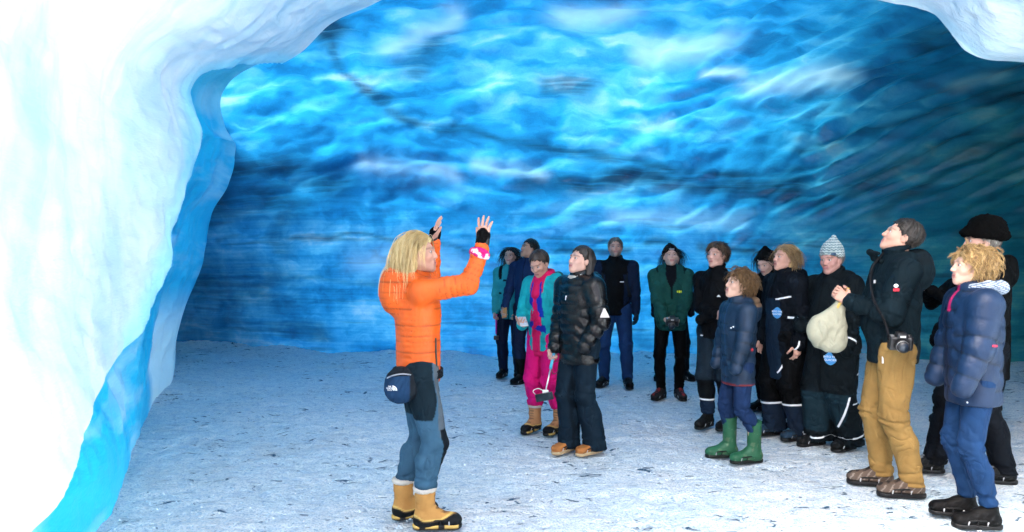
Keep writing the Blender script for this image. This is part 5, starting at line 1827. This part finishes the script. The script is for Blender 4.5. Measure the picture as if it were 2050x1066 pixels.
def person_knit():
    P = Person('person in pale grey knitted hat and baggy black overalls with white reflective piping', 1668, 898, 1.655, 116, dict(
        head=(10, -2, 0), hands=((.16, .20, 1.06), (-.20, .10, .86)), poles=((1, -.6, -.3), (-1, -.6, 0)), feet=((.14, .06, -6), (-.08, -.07, 4)), wide=1.08, belly=.03), h=.010)
    P.body((0.46, 0.24, 0.20), lip=(.4, .14, .14), hands=('fold', 'fold'), show=(False, False), blush=.3, lids=True)
    P.hair('short', (.20, .17, .14), (.3, .27, .24), 21); P.hat('knit', (.18, .30, .33), (.66, .74, .74))
    c = P.headpt([[-.062, .070, .050]])[0]; P.patch(P.hato, c, P.HR @ A(-.6, .75, .15), (.036, .016), (.012, .045, .10), 'rect', 'hat_tag')
    def pj(s, V, C, zi, zl):
        k = s.s; x_, y_, z_ = V.T
        return C
    P.jacket((.010, .018, .024), hem=.52, puff=.026, hood=.7, collar=.075, fold=.012, paint=pj, flare=.02)
    k = P.s
    P.strip(P.jko, A(0, .12, .99) * k, (0, -.55, 1), .014, pred=lambda p: p[0] < -.03 and -.02 < p[1])
    P.strip(P.jko, A(0, 0, .66) * k, (0, .25, 1), .016, pred=lambda p: p[0] < -.05 and p[1] < .10)
    P.strip(P.jko, A(0, 0, .83) * k, (0, -.7, 1), .012, pred=lambda p: p[0] > .03 and p[1] > .02)
    glacier_badge(P, A(-.10, .16, .80) * P.s, (-.55, .83, .0), .095)
    def pt(s, V, C, z):
        m = (V[:, 1] > .04) & (z > .15) & (z < .5); C[m] = np.where((C[m] > .5).any(1)[:, None], C[m], A(.014, .038, .055))
        return C
    P.trousers((.010, .018, .024), hem=.05, loose=.052, paint=pt, fold=.018, flare=.02); P.strip(P.tro, (0, 0, .12 * k), (0, .2, 1), .014); P.strip(P.tro, (0, 0, .40 * k), (.1, .1, 1), .016, pred=lambda p: p[1] < .02); P.strip(P.tro, (-.15, .06, .3), (.6, 1, .25), .016, pred=lambda p: p[0] < -.08 and .16 < p[2] < .46); P.boots('hike', dict(upper=(.014, .016, .018), lower=(.004, .004, .005)))
person_knit()

def boy_wellies():
    P = Person('boy in padded blue jacket with fleece-lined hood and green rubber boots', 1478, 921, 1.425, 100, dict(
        head=(0, 16, 0), hands=((.18, .15, .82), (-.19, .15, .80)), poles=((1, -.8, 0), (-1, -.8, 0)), feet=((.105, .07, -2), (-.105, -.07, 2)), hs=1.06, wide=.95), h=.0095)
    P.body(fem=True, skin=(0.58, 0.35, 0.26), hands=('fold', 'fold'), show=(False, False), brow=(.20, .12, .06))
    P.hair('curly', (.34, .19, .075), (.10, .055, .025), 22)
    def pj(s, V, C, zi, zl):
        k = s.s; x_, y_, z_ = V.T
        m = (zi == 0) & (np.abs(z_ / k - .735) < .010); C[m] = (.22, .02, .02)
        m = (zi == 0) & (np.abs(x_) < .03 * k) & (y_ > 0); C[m] = C[m] * 1.6
        return C
    P.jacket((.010, .034, .078), hem=.725, puff=.022, mat='down', quilt=.10, qdepth=.010, hood=1.0, collar=.07, fold=.005, paint=pj, hoodcol=(.20, .12, .07))
    P.patch(P.jko, A(-.245, .0, 1.08) * P.s, (-1, .1, .0), (.018, .022), (.35, .02, .03), 'blob', 'sleeve_logo')
    for q in (0, .035):
        P.patch(P.jko, A(-.10, .12 - q, 1.26) * P.s, (-.6, .6, .3), (.010, .010), WHITE, 'blob', 'snap_button')
    P.trousers((.010, .032, .10), hem=.29, loose=.002, mat='denim', fold=.012); P.boots('welly', dict(upper=(.022, .125, .060), lower=(.02, .03, .02), sole=(.02, .025, .02)), scale=.92)
boy_wellies()

def hidden_coat():
    P = Person('person in long black coat filming with a small device, mostly hidden behind the curly-haired boy', 1934, 851, 1.60, 92, dict(
        hands=((.07, .40, 1.37), (-.03, .42, 1.40)), poles=((.6, 0, -1), (-.6, 0, -1)), feet=((.11, .12, 0), (-.11, .02, 0))), h=.011)
    P.body((0.40, 0.23, 0.18), eyes=False, hands=('grip', 'grip')); P.hair('short', (.02, .015, .012), (.05, .04, .03), 23)
    P.jacket((.007, .009, .011), hem=.50, puff=.020, flare=.12, collar=.05, fold=.010); P.trousers((.010, .012, .016)); P.boots('hike', dict(upper=(.010, .010, .012), lower=(.004, .004, .005)))
    p = P.W(A(.0, .50, 1.46) * P.s)
    r = root_at('video_camera', p, 'small black video camera with lit screen raised behind the man in khaki trousers', 'camera', rotm(0, 0, 92))
    s = SDF(.005); s.box((0, 0, 0), (.026, .06, .034), .012); V, F = s.mesh(); link('case', V, F, M['plastic'], r, col=A(.012, .012, .014))
    V, F = cylm((0, .055, 0), (0, .085, 0), .022, .024, 18); link('lens', V, F, M['plastic'], r, col=A(.02, .02, .022))
    V, F = plain_box((-.029, -.01, 0), (.002, .022, .020)); link('screen', V, F, M['eye'], r, col=A(.10, .45, .50), smooth=False)
hidden_coat()

def person_fur_hat():
    P = Person('person in tall black fur hat and black jacket behind the curly-haired boy', 1968, 958, 1.79, 78, dict(
        head=(0, 6, 0), hands=((.22, .20, .92), (-.20, .16, .92)), poles=((.7, -1, 0), (-.7, -1, 0)), feet=((.06, .32, 4), (-.10, -.06, 2)), wide=1.08), h=.010)
    P.body((0.48, 0.27, 0.21), show=(False, False)); P.hair('short', (.16, .14, .12), (.3, .28, .25), 24); P.hat('fur', (.003, .003, .004), mat='knit')
    P.jacket((.006, .008, .010), hem=.70, puff=.026, collar=.06, hood=.4, fold=.010); P.trousers((.010, .014, .022), loose=.022, fold=.012); P.boots('hike', dict(upper=(.016, .018, .020), lower=(.004, .004, .005), lace=(.3, .32, .33), panel=(.05, .05, .05)))
person_fur_hat()

def man_khaki():
    P = Person('tall man in dark jacket and khaki trousers, hands clasped, looking straight up', 1786, 984, 1.825, 78, dict(
        head=(-4, 27, 0), lean=-.02, hands=((.035, .275, 1.225), (-.045, .265, 1.215)), poles=((.7, -.6, -1), (-.7, -.6, -1)), feet=((.10, .06, -2), (-.10, -.06, 6)), belly=.02, wide=1.05), h=.0085)
    P.body((0.54, 0.30, 0.22), hands=('grip', 'fold'), palm=((-1, -.1, .1), (1, -.1, .1)), fdir=((-.25, .75, .65), (.25, .75, .6)), brow=(.10, .07, .05), gaze=(0, 14))
    P.hair('short', (.020, .016, .014), (.08, .065, .055), 25)
    def pj(s, V, C, zi, zl):
        k = s.s; x_, y_, z_ = V.T
        m = (zi == 0) & (np.abs(y_ - .105) < .006) & (z_ < 1.05 * k) & (x_ < 0); C[m] = (.005, .006, .008)
        return C
    P.jacket((.008, .022, .032), hem=.835, puff=.020, hood=1.0, collar=.085, fold=.010, paint=pj, hoodcol=(.010, .020, .028))
    J, k = P.J, P.s
    P.patch(P.jko, A(-.24, .055, 1.30) * k, (-1, .15, .1), (.034, .018), (.55, .02, .04), 'rect', 'sleeve_logo')
    P.patch(P.jko, A(-.24, .055, 1.325) * k, (-1, .15, .1), (.026, .024), (.75, .75, .75), 'blob', 'sleeve_emblem')
    P.patch(P.jko, A(-.10, .15, 1.35) * k, (-.7, .7, .1), (.010, .022), (.6, .6, .6), 'rect', 'zip_pull')
    P.patch(P.jko, A(-.17, .11, .86) * k, (-.9, .45, 0), (.010, .045), (.6, .6, .6), 'rect', 'zip_pull')
    # raised collar flap in front of the chin
    s = SDF(.008); s.chain([J['neck'] + A(.05, .10, .0) * k, J['neck'] + A(.0, .135, .02) * k, J['neck'] + A(-.05, .11, .0) * k], [.018, .02, .018], .02)
    s.chain([J['neck'] + A(.055, .13, .05) * k, J['neck'] + A(.0, .165, .06) * k, J['neck'] + A(-.055, .13, .05) * k], [.014, .014, .014], .03)
    V, F = s.mesh(); P.add('collar_flap', V, F, A(.008, .020, .028), 'cloth')
    def pt(s, V, C, z):
        pass
        pass
        return C
    P.trousers((.30, .18, .06), hem=.075, loose=.018, fold=.013, paint=pt)
    P.boots('hike', dict(upper=(.12, .085, .065), lower=(.012, .012, .014), lace=(.02, .02, .02), panel=(.30, .25, .21)))
    # camera hanging at the hip on a strap
    p = P.W(A(-.275, .04, .985) * k)
    R = P.M @ rotm(0, 0, 94) @ rotm(-14, 0, 0)
    cb = camera_body(p, R, 'black camera with large lens hanging at the hip of the man in khaki trousers')
    # strap, in the frame of the camera
    Ri = R.T
    pts = crom([A(-.275, .10, 1.0), A(-.27, .12, 1.10), A(-.20, .17, 1.25), A(-.10, .15, 1.42), A(-.03, .06, 1.53)], 14) * k
    wp = np.array([P.W(q) for q in pts]) - p
    V, F = tube(wp @ R, .008, 6); link('strap', V, F, M['cloth'], cb, col=A(.010, .010, .012))
    # pale cloth bag hanging from the clasped hands
    hp = P.W(P.hand_at('L', (0, .02, .05)))
    b = root_at('cloth_bag', (hp[0] - .06, hp[1] + .03, hp[2] - .36), 'pale beige cloth bag hanging from the hands of the man in khaki trousers', 'bag', rotm(0, 0, -8))
    s = SDF(.0085)
    s.ell((-.03, .0, .12), (.115, .06, .115), .02); s.cap((-.02, 0, .16), (.055, 0, .31), .085, .030, .06, sc=(1, .6, 1)); s.cap((-.07, 0, .10), (.03, 0, .04), .06, .06, .05, sc=(1, .7, 1))
    V, F = s.mesh(); N = vnormals(V, F)
    V = V + N * (.012 * ridge(fbm(np.stack([V[:, 0] * 12 - V[:, 2] * 6, V[:, 1] * 6, V[:, 2] * 5], 1), 7, 3)))[:, None]
    bo = link('sack', V, F, M['cloth'], b, col=A(.36, .35, .26))
    pts = crom([A(.02, -.02, .27), A(.05, -.03, .33), A(.08, -.03, .38), A(.10, -.02, .42)], 10)
    V, F = tube(pts, .010, 6); link('strap', V, F, M['cloth'], b, col=A(.62, .42, .12))
man_khaki()

def boy_curly():
    P = Person('boy with curly blond hair in bright blue padded jacket and blue jeans', 1948, 1046, 1.60, 78, dict(
        head=(2, 8, 0), hands=((.20, .15, .885), (-.21, .15, .87)), poles=((1, -.9, 0), (-1, -.9, 0)), feet=((.10, .03, -4), (-.10, -.02, 6)), hs=1.03), h=.0085)
    P.body(fem=True, skin=(0.59, 0.36, 0.27), hands=('fold', 'fold'), show=(False, False), brow=(.25, .16, .08))
    P.hair('curly', (.72, .48, .20), (.22, .12, .045), 26)
    def pj(s, V, C, zi, zl):
        k = s.s; x_, y_, z_ = V.T
        m = (np.abs(x_) < .018 * k) & (y_ > .06) & (z_ > 1.36 * k); C[m] = (.45, .02, .12)
        return C
    P.jacket((.005, .026, .080), hem=.775, puff=.030, mat='down', quilt=.125, qdepth=.012, hood=0, collar=.065, fold=.005, paint=pj)
    J, k = P.J, P.s
    P.patch(P.jko, A(-.26, .0, 1.17) * k, (-1, .0, .1), (.024, .012), (.40, .02, .05), 'rect', 'sleeve_logo')
    P.patch(P.jko, A(-.2, .14, .80) * k, (-.7, .7, 0), (.010, .012), WHITE, 'blob', 'pocket_snap')
    # striped hood of the sweater lying on the collar
    nb = J['neck']
    s = SDF(.0075); s.chain([nb + A(.075, .05, .045) * k, nb + A(.11, -.03, .05) * k, nb + A(.06, -.12, .045) * k, nb + A(-.06, -.12, .045) * k, nb + A(-.11, -.03, .05) * k, nb + A(-.075, .05, .045) * k],
                            [.022, .030, .036, .036, .030, .022], .03)
    V, F = s.mesh(); V = V + vnormals(V, F) * (.006 * fbm(V * 16, 5, 2))[:, None]
    u = (np.sin((V[:, 2] + .3 * V[:, 1]) * 520) > 0)[:, None]
    P.add('striped_hood', V, F, np.where(u, A(.45, .52, .60), A(.08, .12, .20)), 'cloth')
    P.trousers((.008, .038, .115), hem=.14, loose=.004, mat='denim', fold=.012)
    P.boots('hike', dict(upper=(.004, .0045, .006), lower=(.008, .008, .010), lace=(.012, .012, .014), panel=(.02, .02, .024)))
boy_curly()
